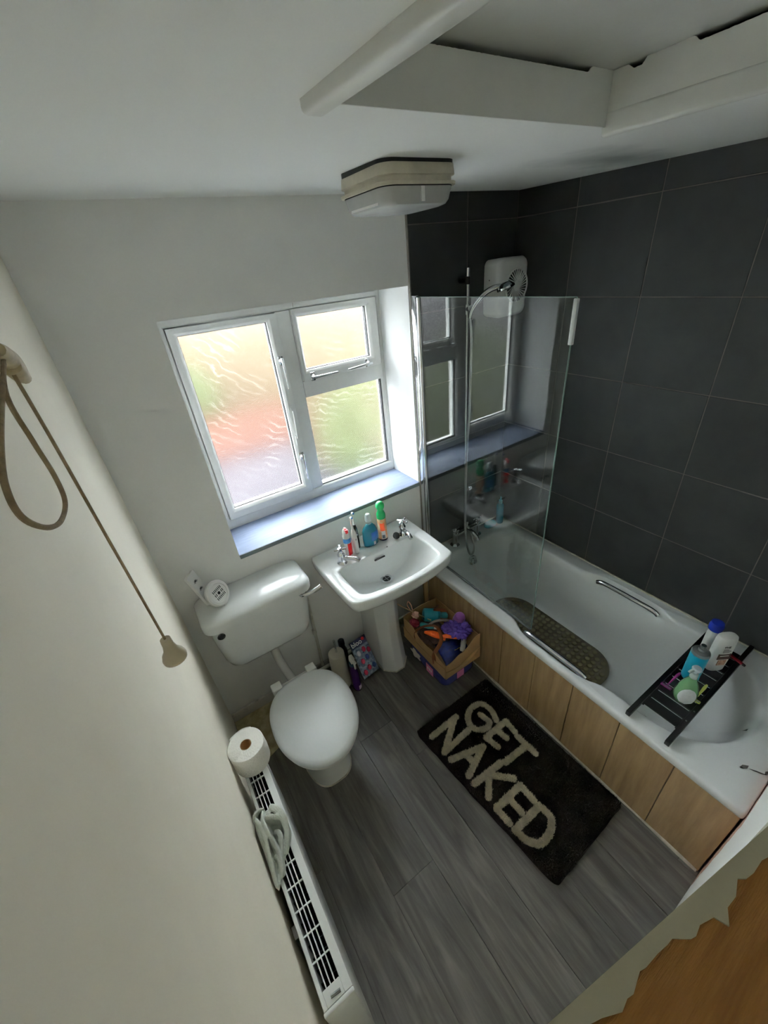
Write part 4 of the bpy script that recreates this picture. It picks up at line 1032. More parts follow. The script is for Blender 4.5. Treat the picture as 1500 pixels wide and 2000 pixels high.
def brush(x, y, mat, label, lean):
    t = thing('electric_toothbrush', (x, y, ZL), label, 'toothbrush', 'electric toothbrushes on the basin')
    d = Vector(lean)
    P = lambda z: Vector((x, y, ZL + z)) + d * z
    body = [(0, .0125), (.004, .0135), (.07, .0145), (.115, .013), (.135, .0085), (.140, .006)]
    mk('handle', loft([[P(z) + Vector((r * math.cos(2 * math.pi * i / 20), r * math.sin(2 * math.pi * i / 20), 0)) for i in range(20)] for z, r in body]), mat, t)
    neck = mk('brush_neck', tube([P(.138), P(.165), P(.190), P(.205)], lambda s: .0055 - .0015 * s, 10), plastic_w, t)
    mk('brush_head', lathe([(.0065, 0), (.007, .003), (.0065, .010), (.003, .011)], P(.205) + Vector((0, .001, .002)), 14, (0.2, -1, .2)), plastic_w, neck)
    mk('bristle_ring', lathe([(.0055, .0105), (.005, .013)], P(.205) + Vector((0, .001, .002)), 12, (.2, -1, .2)), blue_p, neck)
    mk('button', lathe([(.0045, 0), (.004, .0015)], P(.085) + Vector((0, -.0135, 0)), 12, (0, -1, 0)), M('grey_button', rgb(170, 172, 176), .4), t)
brush(.842, -.126, plastic_w, 'white electric toothbrush standing next to the toothpaste pump', (-.02, .03, 0))
brush(.866, -.092, M('gloss_black', rgb(12, 12, 14), .15), 'black electric toothbrush beside the turquoise soap bottle', (-.01, .02, 0))

def liquid(name, col, rough=.1, tr=.6): return M(name, col, rough, trans=tr, ior=1.36)
sb_ = thing('soap_bottle', (.936, -.112, ZL), 'turquoise liquid soap bottle with clear cap on the basin', 'bottle')
turq = liquid('turquoise_liquid', rgb(40, 150, 172), .12, .45)
bprof = [(0, .80), (.006, .98), (.05, 1.0), (.085, .95), (.105, .80), (.118, .55), (.126, .36)]
mk('bottle_body', loft([[Vector((.936 + .044 * s * math.cos(2 * math.pi * i / 32), -.112 + .028 * s * math.sin(2 * math.pi * i / 32), ZL + z)) for i in range(32)] for z, s in bprof]), turq, sb_, smooth=60)
mk('clear_neck', lathe([(.0125, .125), (.013, .128), (.0125, .150)], (.936, -.112, ZL), 20), clear_pl, sb_)
mk('clear_cap', lathe([(.0165, .146), (.017, .150), (.0155, .176), (.010, .184), (.003, .186)], (.936, -.112, ZL), 20), M('milky_cap', rgb(226, 234, 236), .15, trans=.4, ior=1.3), sb_)
mk('front_label', ([(.936 + .0445 * math.cos(a), -.112 + .0285 * math.sin(a), ZL + z) for z in (.035, .085) for a in [-1.75 + k * .1 for k in range(13)]], [(i, i + 1, 14 + i, 13 + i) for i in range(12)]), M('blue_label', rgb(38, 98, 170), .3), sb_, solid=.0004)
mk('barcode_label', ([(.936 + .0445 * math.cos(a), -.112 + .0285 * math.sin(a), ZL + z) for z in (.010, .030) for a in [-1.55 + k * .1 for k in range(4)]], [(i, i + 1, 5 + i, 4 + i) for i in range(3)]), plastic_w, sb_, solid=.0004)

af = thing('air_freshener_can', (1.012, -.112, ZL), 'orange air freshener spray can with bulbous green cap on the basin', 'spray can')
c = (1.012, -.112, ZL)
green_c = M('green_plastic', rgb(20, 150, 84), .28)
mk('can', lathe([(.022, 0), (.0235, .002), (.0235, .128), (.022, .133)], c, 28), M('cream_can', rgb(240, 226, 200), .3, col2=rgb(232, 150, 84), scale=24), af)
mk('orange_print', ([(c[0] + .0237 * math.cos(a), c[1] + .0237 * math.sin(a), ZL + z) for z in (.062, .108) for a in [-2.6 + k * .12 for k in range(10)]], [(i, i + 1, 11 + i, 10 + i) for i in range(9)]), M('orange_print', rgb(226, 84, 36), .35), af, solid=.0004)
mk('white_label', ([(c[0] + .0237 * math.cos(a), c[1] + .0237 * math.sin(a), ZL + z) for z in (.012, .060) for a in [-2.4 + k * .12 for k in range(9)]], [(i, i + 1, 10 + i, 9 + i) for i in range(8)]), plastic_w, af, solid=.0004)
mk('barcode', ([(c[0] + .0240 * math.cos(a), c[1] + .0240 * math.sin(a), ZL + z) for z in (.016, .036) for a in [-2.25 + k * .12 for k in range(6)]], [(i, i + 1, 7 + i, 6 + i) for i in range(5)]), M('barcode_grey', rgb(120, 124, 132), .5), af, solid=.0003)
mk('base_ring', lathe([(.0238, .0005), (.0240, .009)], c, 28, cap=False), M('navy_ring', rgb(24, 34, 66), .3), af)
mk('green_cap', lathe([(.0225, .130), (.0238, .134), (.0230, .155), (.0165, .172), (.0150, .178), (.0190, .186), (.0225, .198), (.0215, .212), (.0150, .222), (.004, .226)], c, 28), green_c, af, smooth=60)

pl = thing('sink_plug', (1.062, -.150, ZL), 'black rubber plug leaning by the right basin tap', 'plug')
mk('stopper', lathe([(.0135, 0), (.0165, .004), (.0175, .012), (.019, .014), (.0185, .018), (.006, .019)], (1.060, -.156, ZL + .010), 24, (.15, -.55, .8)), rubber, pl)

# ------------------------------------------------------------------ things on the cistern
zc_ = .868
ag = thing('gel_freshener', (.165, -.10, zc_), 'round white slotted air freshener disc leaning on the cistern lid', 'air freshener')
gcen = Vector((.170, -.112, zc_ + .060)); GS = 1.28; gax = Vector((.62, -.72, .42)).normalized()
mk('disc', lathe([(.030 * GS, -.016), (.042 * GS, -.014), (.045 * GS, -.006), (.045 * GS, .004), (.041 * GS, .010), (.033 * GS, .0115), (.031 * GS, .0095)], gcen, 36, gax), plastic_w, ag)
gr = gax.cross(Vector((0, 0, 1))).normalized(); gu = gr.cross(gax).normalized()
mk('hub_hole', lathe([(.007, .0098), (.007, .0104)], gcen, 16, gax), black, ag)
for row in (-1, 0, 1):
    for k in range(7):
        a = (k - 3) * .0076
        p = gcen + gax * .0100 + gr * a + gu * (row * .0175)
        if row == 0 and abs(k - 3) < 2: continue
        if math.hypot(a, row * .0175) > .033: continue
        mk('slot', bar(p - gu * .006, p + gu * .006, .0028, .0008, gax), black, ag, smooth=0)
mk('foot', bar(gcen - gu * .0565 - gr * .012 - gax * .004, gcen - gu * .0565 + gr * .012 - gax * .004, .018, .006, gu), plastic_w, ag, bevel=.001)
ah = thing('freshener_holder', (.115, -.05, zc_), 'white plastic freshener backplate with leaf cut-outs against the wall', 'holder')
hc = Vector((.118, -.062, zc_ + .084)); hn = Vector((.80, -.52, .30)).normalized(); hr = hn.cross(Vector((0, 0, 1))).normalized(); hu = hr.cross(hn).normalized()
hp = mk('plate', loft([[hc + hr * p.x + hu * p.y + hn * t for p in rrect(-.031, .031, -.082, .082, (.004, .004, .012, .012), 0, 4, 3)] for t in (-.010, .004)]), plastic_w, ah, bevel=.0015)
for cxx, cyy in ((0.002, .032), (0.004, -.008)):
    for k in range(5):
        a = math.radians(30 + k * 30); d = hr * math.cos(a) + hu * math.sin(a); p = hc + hr * cxx + hu * cyy + hn * .0042
        mk('leaf_cutout', tube([p + d * .006, p + d * .011, p + d * .017], lambda s: .0006 + .0018 * math.sin(math.pi * min(max(s, .02), .98)), 8, 4, flat=.3), black, hp)

# ------------------------------------------------------------------ floor clutter by the pedestal
tb_ = thing('toilet_brush', (.597, -.155, 0), 'cream toilet brush holder with chrome handle behind the toilet', 'toilet brush')
mk('holder', lathe([(.046, 0), (.048, .004), (.046, .20), (.044, .265), (.040, .270), (.012, .274)], (.600, -.165, 0.0005), 28), M('cream_plastic', rgb(196, 190, 174), .4, var=.1), tb_)
mk('brush_handle', tube([(.604, -.165, .27), (.604, -.160, .36)], .0065, 12, smooth=False), chrome, tb_)
sp = thing('spray_bottle', (.655, -.225, 0), 'purple cleaning spray bottle with white trigger standing by the toilet brush', 'bottle')
purple = liquid('dark_purple_liquid', rgb(82, 44, 112), .15, .15)
sc_ = (.655, -.232)
mk('bottle_body', loft([[Vector((sc_[0] + .026 * s * math.cos(2 * math.pi * i / 28), sc_[1] + .040 * s * math.sin(2 * math.pi * i / 28), z)) for i in range(28)] for z, s in [(.0005, .85), (.006, .98), (.03, 1), (.10, .95), (.15, .88), (.175, .62), (.195, .42)]]), purple, sp, smooth=60)
mk('collar', lathe([(.016, .192), (.019, .196), (.018, .215), (.012, .222)], (*sc_, 0), 20), M('teal_collar', rgb(40, 90, 124), .3), sp)
mk('trigger_head', loft([[Vector((sc_[0] - .009 * w_ + .0 + (k_ == 1) * .0, sc_[1], 0)) for k_ in range(1)] for w_ in (1,)] * 0 or [[Vector((sc_[0] + x * s, sc_[1] + dy + yy, z)) for x, yy in ((-.011, -.016), (.011, -.016), (.011, .020), (-.011, .020))] for z, s, dy in ((.216, .9, 0), (.235, 1, -.002), (.262, 1, -.010), (.270, .8, -.012))]), plastic_w, sp, bevel=.004)
mk('nozzle', tube([(sc_[0], sc_[1] - .020, .252), (sc_[0], sc_[1] - .046, .250)], .0085, 12, smooth=False), plastic_w, sp)
mk('trigger', tube([(sc_[0], sc_[1] - .024, .240), (sc_[0], sc_[1] - .034, .222), (sc_[0], sc_[1] - .034, .196)], .0055, 10), plastic_w, sp)
mk('barcode_label', ([(sc_[0] + .0266 * math.cos(a), sc_[1] + .0408 * math.sin(a), z) for z in (.020, .052) for a in [-1.65 + k * .15 for k in range(7)]], [(i, i + 1, 8 + i, 7 + i) for i in range(6)]), M('pale_label', rgb(196, 186, 200), .4), sp, solid=.0004)
bk = thing('dark_bottle', (.655, -.095, 0), 'slim black bottle behind the purple spray bottle against the skirting', 'bottle')
mk('bottle_body', lathe([(.024, 0.0005), (.026, .004), (.026, .19), (.018, .215), (.016, .235)], (.662, -.105, 0), 20), black, bk)
mk('bottle_cap', lathe([(.018, .232), (.019, .236), (.018, .268), (.010, .274)], (.662, -.105, 0), 20), rubber, bk)
# packet of toilet blocks leaning against the pipe
pk = thing('toilet_block_packet', (.77, -.13, 0), 'clear packet of red and blue toilet blocks with navy header leaning by the pedestal', 'packet')
b0_, b1_ = Vector((.712, -.222, .002)), Vector((.822, -.208, .002)); t0_, t1_ = Vector((.716, -.070, .165)), Vector((.828, -.060, .165))
def pkp(u, v, n=0.0):
    p = b0_.lerp(b1_, u).lerp(t0_.lerp(t1_, u), v); nn = (b1_ - b0_).cross(t0_ - b0_).normalized()
    return p + nn * n
NU, NV = 18, 24
Vp = [pkp(i / NU, j / NV * .80, .004 + .012 * math.sin(math.pi * i / NU) * math.sin(math.pi * j / NV) + .005 * noise.noise((i * .6, j * .6, 2))) for j in range(NV + 1) for i in range(NU + 1)]
mk('clear_film', (Vp, [(j * (NU + 1) + i, j * (NU + 1) + i + 1, (j + 1) * (NU + 1) + i + 1, (j + 1) * (NU + 1) + i) for j in range(NV) for i in range(NU)]), M('crinkled_film', rgb(170, 186, 206), .15, col2=rgb(60, 80, 120), scale=60, trans=.3, contrast=(.3, .6)), pk, solid=.001)
mk('backing_card', loft([[pkp(u, v, n) for u, v in ((0, 0), (1, 0), (1, .8), (0, .8))] for n in (0, .002)]), M('pale_card', rgb(206, 204, 206), .6), pk)
hdr = mk('header_card', loft([[pkp(u, v, n) for u, v in ((0, .80), (1, .80), (1, 1.0), (0, 1.0))] for n in (.001, .005)]), M('navy_card', rgb(30, 34, 78), .45), pk)
text('brand_print', 'bloo', .040, plastic_w, hdr, pkp(.38, .895, .0056), pkp(1, .9) - pkp(0, .9), pkp(.5, 1) - pkp(.5, 0))
mk('red_dot', lathe([(.010, 0), (.010, .001)], pkp(.80, .93, .005), 12, (b1_ - b0_).cross(t0_ - b0_).normalized()), red_p, hdr)
cols = [rgb(170, 30, 70), rgb(150, 24, 60), rgb(60, 90, 150), rgb(190, 50, 90), rgb(50, 70, 130), rgb(220, 220, 226)]
for k, (u, v) in enumerate([(.2, .14), (.5, .2), (.8, .18), (.3, .42), (.62, .46), (.25, .65), (.6, .68), (.85, .6)]):
    m_ = M('block_%d' % (k % 6), cols[k % 6], .3, coat=.3)
    mk('toilet_block', lathe([(.004, 0), (.011, .003), (.013, .008), (.010, .014), (.003, .016)], pkp(u, v, .008), 12, (b1_ - b0_).cross(t0_ - b0_).normalized(), sy=1.3), m_, pk)

# ------------------------------------------------------------------ cardboard box on a wrapped pack
pk2 = thing('wrapped_pack', (1.155, -.37, 0), 'navy and pink plastic-wrapped pack on the floor under the cardboard box', 'pack')
def pkr(i, z): return rrect(1.036 + i, 1.278 - i, -.556 + i, -.225 - i, .045, z, 6, 6)
mk('wrap', loft([pkr(.02, .0006), pkr(.006, .012), pkr(0, .035), pkr(.0, .09), pkr(.008, .115), pkr(.03, .124)]), M('navy_wrap', rgb(38, 40, 92), .22, col2=rgb(70, 74, 130), scale=9, bump=.4, bscale=25), pk2)
mk('pink_label', loft([[Vector((x, -.462 + dy, z)) for x, z in ((1.0345, .020), (1.0345, .088))] + [Vector((x, -.400 + dy, z)) for x, z in ((1.0345, .088), (1.0345, .020))] for dy in (0,)] + [[Vector((1.0335, -.462, .020)), Vector((1.0335, -.462, .088)), Vector((1.0335, -.400, .088)), Vector((1.0335, -.400, .020))]]), M('pink_print', rgb(206, 110, 160), .35), pk2)
mk('pink_patch', gbox(1.13, 1.18, -.5575, -.5560, .03, .085), MATS['pink_print'], pk2)
mk('white_flower_print', loft([[Vector((1.0345 - .001 * t, -.300 + .045 * math.cos(a) * (1 + .2 * math.cos(5 * a)), .062 + .032 * math.sin(a) * (1 + .2 * math.cos(5 * a)))) for a in [2 * math.pi * k / 40 for k in range(40)]] for t in (0, 1)]), M('cream_print', rgb(206, 196, 188), .4), pk2)
for k in range(3):
    mk('white_mark', gbox(1.0327, 1.0334, -.450 + k * .015, -.441 + k * .015, .046, .066), plastic_w, pk2, smooth=0)

bx = thing('cardboard_box', (1.158, -.38, .125), 'open brown cardboard box full of bath things beside the pedestal', 'box')
X0, X1, Y0, Y1, Z0, Z1 = 1.036, 1.282, -.572, -.196, .1255, .285
mk('base', gbox(X0, X1, Y0, Y1, Z0, Z0 + .003), card, bx)
def wallpoly(fz, n=40): return [(0, 0), (1, 0)] + [(1 - i / n, fz(1 - i / n)) for i in range(n + 1)]
def H(t): return Z0 + (Z1 - Z0) * t
def sm(a, b, x):
    k = min(1, max(0, (x - a) / (b - a))); return k * k * (3 - 2 * k)
# left wall (faces the toilet): u 0 far .. 1 near
left_top = lambda u: .96 - .26 * sm(.22, .42, u) + .05 * sm(.55, .68, u) - .12 * sm(.72, .98, u)
mk('side_wall', prism(wallpoly(left_top), lambda a, b, t: (X0 + .003 * t, Y1 + (Y0 - Y1) * a, H(b))), card, bx, smooth=0)
mk('side_wall', prism(wallpoly(lambda u: 1.05), lambda a, b, t: (X1 - .003 * t, Y1 + (Y0 - Y1) * a, H(b))), card, bx, smooth=0)
near_top = lambda u: .62 + .16 * sm(.1, .45, u) + .36 * sm(.5, .9, u)
mk('end_wall', prism(wallpoly(near_top), lambda a, b, t: (X0 + (X1 - X0) * a, Y0 + .003 * t, H(b))), card, bx, smooth=0)
mk('end_wall', prism(wallpoly(lambda u: 1.02 + .08 * math.sin(math.pi * u)), lambda a, b, t: (X0 + (X1 - X0) * a, Y1 - .003 * t, H(b))), card, bx, smooth=0)
# folded-out pockets of card on the two visible sides
mk('outer_flap', prism(wallpoly(lambda u: .52 - .10 * math.sin(math.pi * u)), lambda a, b, t: (X0 - .004 - .010 * b * math.sin(math.pi * a) - .002 * t, Y1 + (Y0 - Y1) * a, H(b))), card, bx, smooth=0)
mk('outer_flap', prism(wallpoly(lambda u: .36 + .20 * u - .10 * math.sin(math.pi * u)), lambda a, b, t: (X0 - .004 + (X1 - X0 + .004) * a, Y0 - .003 - .045 * b * math.sin(math.pi * a) - .002 * t, H(b))), card, bx, smooth=0)
rib = M('brown_ribbon', rgb(122, 66, 28), .5)
mk('ribbon_handle', tube([(X0 + .004, -.300, H(.45)), (X0 - .001, -.305, H(.80)), (X0 + .05, -.33, H(1.02)), (X0 + .10, -.38, H(1.04)), (X0 + .07, -.455, H(.92)), (X0 - .001, -.48, H(.70)), (X0 - .005, -.485, H(.25))], .011, 8, flat=.12), rib, bx, label='brown ribbon handle')
mk('ribbon_handle', tube([(X1 - .01, -.33, H(.6)), (X1 - .03, -.33, H(1.12)), (X1 - .08, -.28, H(1.15)), (X1 - .02, -.24, H(.9))], .010, 8, flat=.15), rib, bx, label='brown ribbon handle')
# contents
teal = M('teal_plastic', rgb(20, 128, 146), .3)
t1 = thing('teal_bottle', (1.19, -.25, .2), 'large teal bottle lying in the far end of the cardboard box', 'bottle')
mk('bottle_body', lathe([(.026, 0), (.037, .006), (.039, .02), (.039, .085), (.028, .10), (.013, .108)], (1.145, -.240, .268), 24, (.78, -.5, -.12)), teal, t1)
mk('bottle_neck', lathe([(.013, .106), (.017, .110), (.019, .145), (.008, .150)], (1.145, -.240, .268), 18, (.78, -.5, -.12)), M('teal_light', rgb(70, 160, 168), .3), t1)
t2 = thing('turquoise_tube', (1.11, -.33, .2), 'small turquoise squeeze tube lying across the cardboard box', 'tube')
mk('tube_body', lathe([(.016, 0), (.020, .010), (.018, .05), (.010, .078), (.004, .082)], (1.090, -.290, .268), 18, (.55, -.82, -.05), sy=.7), M('turquoise_plastic', rgb(60, 160, 166), .3), t2)
mk('tube_tip', lathe([(.005, .080), (.006, .085), (.003, .105)], (1.090, -.290, .268), 10, (.55, -.82, -.05)), plastic_w, t2)
def puff(name, c_, r, mat, label, seed, amp=.35, freq=9, squash=(1, 1, 1), parts=None):
    bm = bmesh.new(); bmesh.ops.create_icosphere(bm, subdivisions=5, radius=1)
    for v in bm.verts:
        d = v.co.normalized()
        w_ = math.sin(d.x * freq + 3 * noise.noise(d * 2 + Vector((seed, 0, 0)))) * math.sin(d.y * freq * .8 + seed) + math.sin(d.z * freq * 1.3 + d.x * 4)
        k = 1 + amp * .35 * w_ + amp * .35 * noise.noise(d * 5 + Vector((seed, 3, 1)))
        v.co = Vector((d.x * squash[0], d.y * squash[1], d.z * squash[2])) * r * k + Vector(c_)
    V = [tuple(v.co) for v in bm.verts]; Fc = [tuple(v.index for v in f.verts) for f in bm.faces]; bm.free()
    return V, Fc
pf = thing('bath_puff', (1.225, -.44, .22), 'purple mesh bath puff on top of the cardboard box', 'bath puff')
mk('mesh_ruffles', puff('x', (1.222, -.470, .296), .052, None, '', 3, .55, 13, (1.05, 1.05, .75)), M('purple_mesh', rgb(112, 88, 178), .7, col2=rgb(84, 62, 150), scale=40), pf, smooth=180)
mk('mesh_ruffles', puff('x', (1.185, -.425, .290), .034, None, '', 9, .4, 7, (1.1, 1.1, .6)), MATS['purple_mesh'], pf, smooth=180)
tp2 = thing('purple_tub', (1.25, -.40, .25), 'lilac round tub standing behind the purple bath puff', 'tub')
mk('tub_body', lathe([(.026, 0), (.030, .004), (.031, .05), (.026, .062), (.006, .066)], (1.250, -.425, .300), 24, (.05, -.35, .9)), M('lilac_plastic', rgb(150, 96, 170), .3), tp2)
mk('tub_label', lathe([(.0315, .015), (.0315, .03)], (1.250, -.425, .300), 24, (.05, -.35, .9), cap=False), M('lilac_dark', rgb(110, 66, 140), .3), tp2)
op = thing('orange_packet', (1.12, -.40, .22), 'orange foil packet strip in the middle of the cardboard box', 'packet')
orange = M('orange_foil', rgb(232, 104, 34), .3, col2=rgb(200, 76, 20), scale=40, bump=.4, bscale=60)
mk('foil_pouch', tube([(1.075, -.345, .262), (1.095, -.385, .272), (1.12, -.425, .268), (1.135, -.455, .258)], lambda t: .006 + .012 * math.sin(math.pi * min(.96, max(.04, t))), 12, flat=.6), orange, op)
mk('foil_pouch', tube([(1.12, -.43, .270), (1.16, -.46, .274), (1.20, -.49, .268), (1.225, -.50, .262)], lambda t: .005 + .010 * math.sin(math.pi * min(.96, max(.04, t))), 12, flat=.6), orange, op)
nv_ = thing('navy_packet', (1.14, -.49, .2), 'navy blue foil packet standing at the near end of the cardboard box', 'packet')
NP = [Vector((1.070, -.440, .250)), Vector((1.235, -.490, .252)), Vector((1.215, -.563, .198)), Vector((1.055, -.556, .196))]
Vn = []
for j in range(13):
    for i in range(15):
        u, v = i / 14, j / 12; p = NP[0].lerp(NP[1], u).lerp(NP[3].lerp(NP[2], u), v)
        Vn.append(p + Vector((0, -.2, 1)).normalized() * (.012 * math.sin(math.pi * u) * math.sin(math.pi * v) + .006 * noise.noise((i * .5, j * .5, 4))))
mk('foil_bag', (Vn, [(j * 15 + i, j * 15 + i + 1, (j + 1) * 15 + i + 1, (j + 1) * 15 + i) for j in range(12) for i in range(14)]), M('navy_foil', rgb(28, 40, 104), .25, col2=rgb(16, 22, 60), scale=30), nv_, solid=.004)
mk('yellow_print', bar(Vn[7 * 15 + 7] + Vector((0, 0, .003)), Vn[7 * 15 + 10] + Vector((0, 0, .003)), .006, .001), M('yellow_print', rgb(210, 190, 90), .4), nv_)
wt = thing('white_tube', (1.2, -.53, .2), 'pale grey tube beside the navy packet in the cardboard box', 'tube')
mk('tube_body', lathe([(.012, 0), (.015, .006), (.015, .06), (.009, .07)], (1.175, -.545, .215), 16, (.55, .42, .35)), M('pale_grey_plastic', rgb(176, 174, 166), .3), wt)
mk('tube_cap', lathe([(.010, .068), (.011, .072), (.010, .09)], (1.175, -.545, .215), 16, (.55, .42, .35)), plastic_w, wt)
rs_ = thing('red_scrunchie', (1.07, -.28, .22), 'dark red ruffled hair scrunchie in the far left of the box', 'scrunchie')
mk('ruffle', puff('x', (1.068, -.262, .270), .024, None, '', 21, .45, 8, (1, 1.15, .8)), M('dark_red_fabric', rgb(130, 26, 44), .8), rs_, smooth=180)
pb = thing('pink_sponge', (1.09, -.225, .25), 'pale pink ruffled sponge at the far corner of the box', 'sponge')
mk('sponge_body', puff('x', (1.098, -.232, .290), .019, None, '', 31, .5, 6, (1, 1, .9)), M('pale_pink_fabric', rgb(206, 160, 146), .8), pb, smooth=180)
st = thing('back_scrubber', (1.08, -.2, .25), 'thin wooden back scrubber stick leaning out of the box towards the wall', 'scrubber')
mk('stick', tube([(1.16, -.30, .262), (1.08, -.20, .315), (1.035, -.13, .345)], .0035, 8), M('pale_wood', rgb(186, 156, 110), .6), st)
mk('strap', tube([(1.10, -.205, .29), (1.105, -.185, .325), (1.10, -.165, .345), (1.088, -.170, .325), (1.092, -.20, .295)], .006, 8, flat=.5), M('peach_strap', rgb(196, 140, 112), .7), st)
fillr = thing('brown_packet', (1.17, -.34, .2), 'dark brown crumpled packet between the teal bottle and purple puff', 'packet')
mk('crumpled_bag', puff('x', (1.150, -.335, .188), .062, None, '', 44, .35, 6, (1.25, 1.7, .5)), M('dark_brown_film', rgb(58, 40, 34), .35, col2=rgb(96, 76, 66), scale=30), fillr, smooth=180)
mk('paper_band', tube([(1.125, -.325, .270), (1.16, -.33, .278), (1.205, -.345, .272), (1.24, -.36, .258)], .007, 8, flat=.25), M('grey_band', rgb(150, 140, 134), .5), fillr)

# ------------------------------------------------------------------ bath corner bottle, sponge
cb_ = thing('shampoo_bottle', (1.945, -.085, ZR), 'blue pump-top bottle standing on the bath corner behind the screen', 'bottle')
cc = (1.945, -.075)
mk('bottle_body', lathe([(.022, .0005), (.024, .004), (.024, .130), (.020, .142), (.010, .150)], (*cc, ZR), 24), M('blue_shampoo', rgb(50, 150, 176), .2, trans=.25), cb_)
mk('pump_collar', lathe([(.0115, .148), (.0125, .152), (.0115, .172), (.006, .176)], (*cc, ZR), 18), M('pale_blue_plastic', rgb(120, 190, 206), .3), cb_)
mk('pump_nozzle', tube([(*cc, ZR + .174), (*cc, ZR + .196), (cc[0] - .012, cc[1] - .014, ZR + .198)], .004, 8, smooth=False), MATS['pale_blue_plastic'], cb_)
sg = thing('bath_sponge', (1.86, -.06, ZR), 'turquoise oval sponge lying on the bath ledge beside the blue bottle', 'sponge')
mk('sponge_body', loft([[Vector((1.865 + .048 * s * math.cos(a), -.068 + .030 * s * math.sin(a), ZR + z)) for a in [2 * math.pi * k / 32 for k in range(32)]] for z, s in ((.0008, .85), (.006, 1), (.020, 1.0), (.028, .85), (.031, .5))]), M('turquoise_sponge', rgb(50, 140, 150), .9, var=.25, scale=120, bump=.6, bscale=240), sg)
mk('scourer_layer', loft([[Vector((1.865 + .0485 * math.cos(a), -.068 + .0305 * math.sin(a), ZR + z)) for a in [2 * math.pi * k / 32 for k in range(32)]] for z in (.007, .011)]), M('dark_teal', rgb(30, 92, 100), .9), sg)

# ------------------------------------------------------------------ bath caddy with bottles
cd = thing('bath_caddy', (1.65, -1.385, ZR), 'black slatted bath caddy lying across the near end of the bathtub', 'bath caddy')
blk = M('black_lacquer', rgb(16, 17, 18), .35)
zk = ZR + .0006
mk('side_rail', gbox(1.310, 1.998, -1.3235, -1.3065, zk, zk + .022), blk, cd, bevel=.002)
mk('side_rail', gbox(1.310, 1.998, -1.464, -1.447, zk, zk + .022), blk, cd, bevel=.002)
xe = [1.345, 1.395, 1.4465, 1.4985, 1.552, 1.605, 1.6585, 1.712, 1.765, 1.818, 1.871, 1.92]
xe = xe[1:]
slat0 = None
for a, b in zip(xe[:-1], xe[1:]):
    mk('slat', gbox(a + .0042, b - .0042, -1.447, -1.3235, zk + .006, zk + .014), blk, cd, bevel=.001, seg=1)
for x in (1.44, 1.50):
    mk('screw', lathe([(.003, 0), (.003, .001)], (x, -1.455, zk + .022), 10), steel, cd)
mk('slat_support', join(gbox(1.398, 1.92, -1.329, -1.3235, zk, zk + .006), gbox(1.398, 1.92, -1.447, -1.4415, zk, zk + .006)), blk, cd)
ZK = zk + .0142
# green pump soap
gs = thing('hand_soap', (1.535, -1.405, ZK), 'green hand soap bottle with white label at the front of the caddy', 'bottle')
gcx, gcy = 1.540, -1.402
gl_ = liquid('green_soap', rgb(150, 206, 150), .1, .55)
gp = [(0, .70), (.004, .90), (.020, 1.05), (.040, 1.02), (.070, .82), (.095, .58), (.112, .38), (.122, .34)]
mk('bottle_body', loft([[Vector((gcx + .047 * s * math.cos(2 * math.pi * i / 36), gcy + .036 * s * math.sin(2 * math.pi * i / 36), ZK + z)) for i in range(36)] for z, s in gp]), gl_, gs, smooth=60)
mk('pump_collar', lathe([(.0125, .120), (.0135, .124), (.0130, .140), (.010, .144)], (gcx, gcy, ZK), 20), M('frosted_cap', rgb(206, 220, 214), .2, trans=.3), gs)
mk('pump_top', lathe([(.006, .142), (.006, .158), (.0155, .160), (.0165, .166), (.013, .172)], (gcx + .003, gcy, ZK), 20), M('pale_cap', rgb(206, 220, 226), .2, trans=.25), gs)
mk('pump_nozzle', tube([(gcx, gcy, ZK + .164), (gcx - .015, gcy + .008, ZK + .163), (gcx - .026, gcy + .012, ZK + .156)], .0055, 10), MATS['frosted_cap'], gs)
# label wraps the side that faces the doorway
def gsurf(a, z, off=.0008):
    s = np.interp(z, [p[0] for p in gp], [p[1] for p in gp])
    return Vector((gcx + (.047 * s + off) * math.cos(a), gcy + (.036 * s + off) * math.sin(a), ZK + z))
LV = []; nA, nZ = 16, 10
for j in range(nZ + 1):
    for i in range(nA + 1):
        u, v = i / nA * 2 - 1, j / nZ * 2 - 1
        k = math.sqrt(max(0, 1 - v * v * .999)); LV.append(gsurf(math.radians(-150) + u * k * .85, .048 + v * .036))
mk('white_label', (LV, [(j * (nA + 1) + i, j * (nA + 1) + i + 1, (j + 1) * (nA + 1) + i + 1, (j + 1) * (nA + 1) + i) for j in range(nZ) for i in range(nA)]), M('label_white', rgb(214, 220, 220), .4, var=.1, scale=60), gs, solid=.0005)
ts_ = thing('turquoise_bottle', (1.655, -1.375, ZK), 'tall turquoise bottle with silver shoulder on the bath caddy', 'bottle')
tq = (1.650, -1.372)
mk('bottle_body', lathe([(.028, 0), (.030, .003), (.031, .145)], (*tq, ZK), 32), M('cyan_plastic', rgb(20, 156, 184), .3), ts_)
mk('silver_shoulder', lathe([(.0312, .143), (.0315, .148), (.029, .156), (.020, .160), (.013, .162)], (*tq, ZK), 32), M('satin_silver', rgb(150, 154, 156), .3, metal=.8), ts_)
mk('silver_neck', lathe([(.013, .160), (.0125, .172), (.009, .174), (.009, .188), (.005, .190)], (*tq, ZK), 20), MATS['satin_silver'], ts_)
wb = thing('conditioner_bottle', (1.775, -1.405, ZK), 'white flat conditioner bottle with brown label standing on the caddy', 'bottle')
wq = Vector((1.768, -1.405)); wa = math.radians(-122); wn = Vector((math.cos(wa), math.sin(wa))); ws = Vector((-wn.y, wn.x))
wp = [(0, .82), (.004, .90), (.06, .98), (.12, 1.0), (.172, .97), (.186, .90), (.190, .80)]
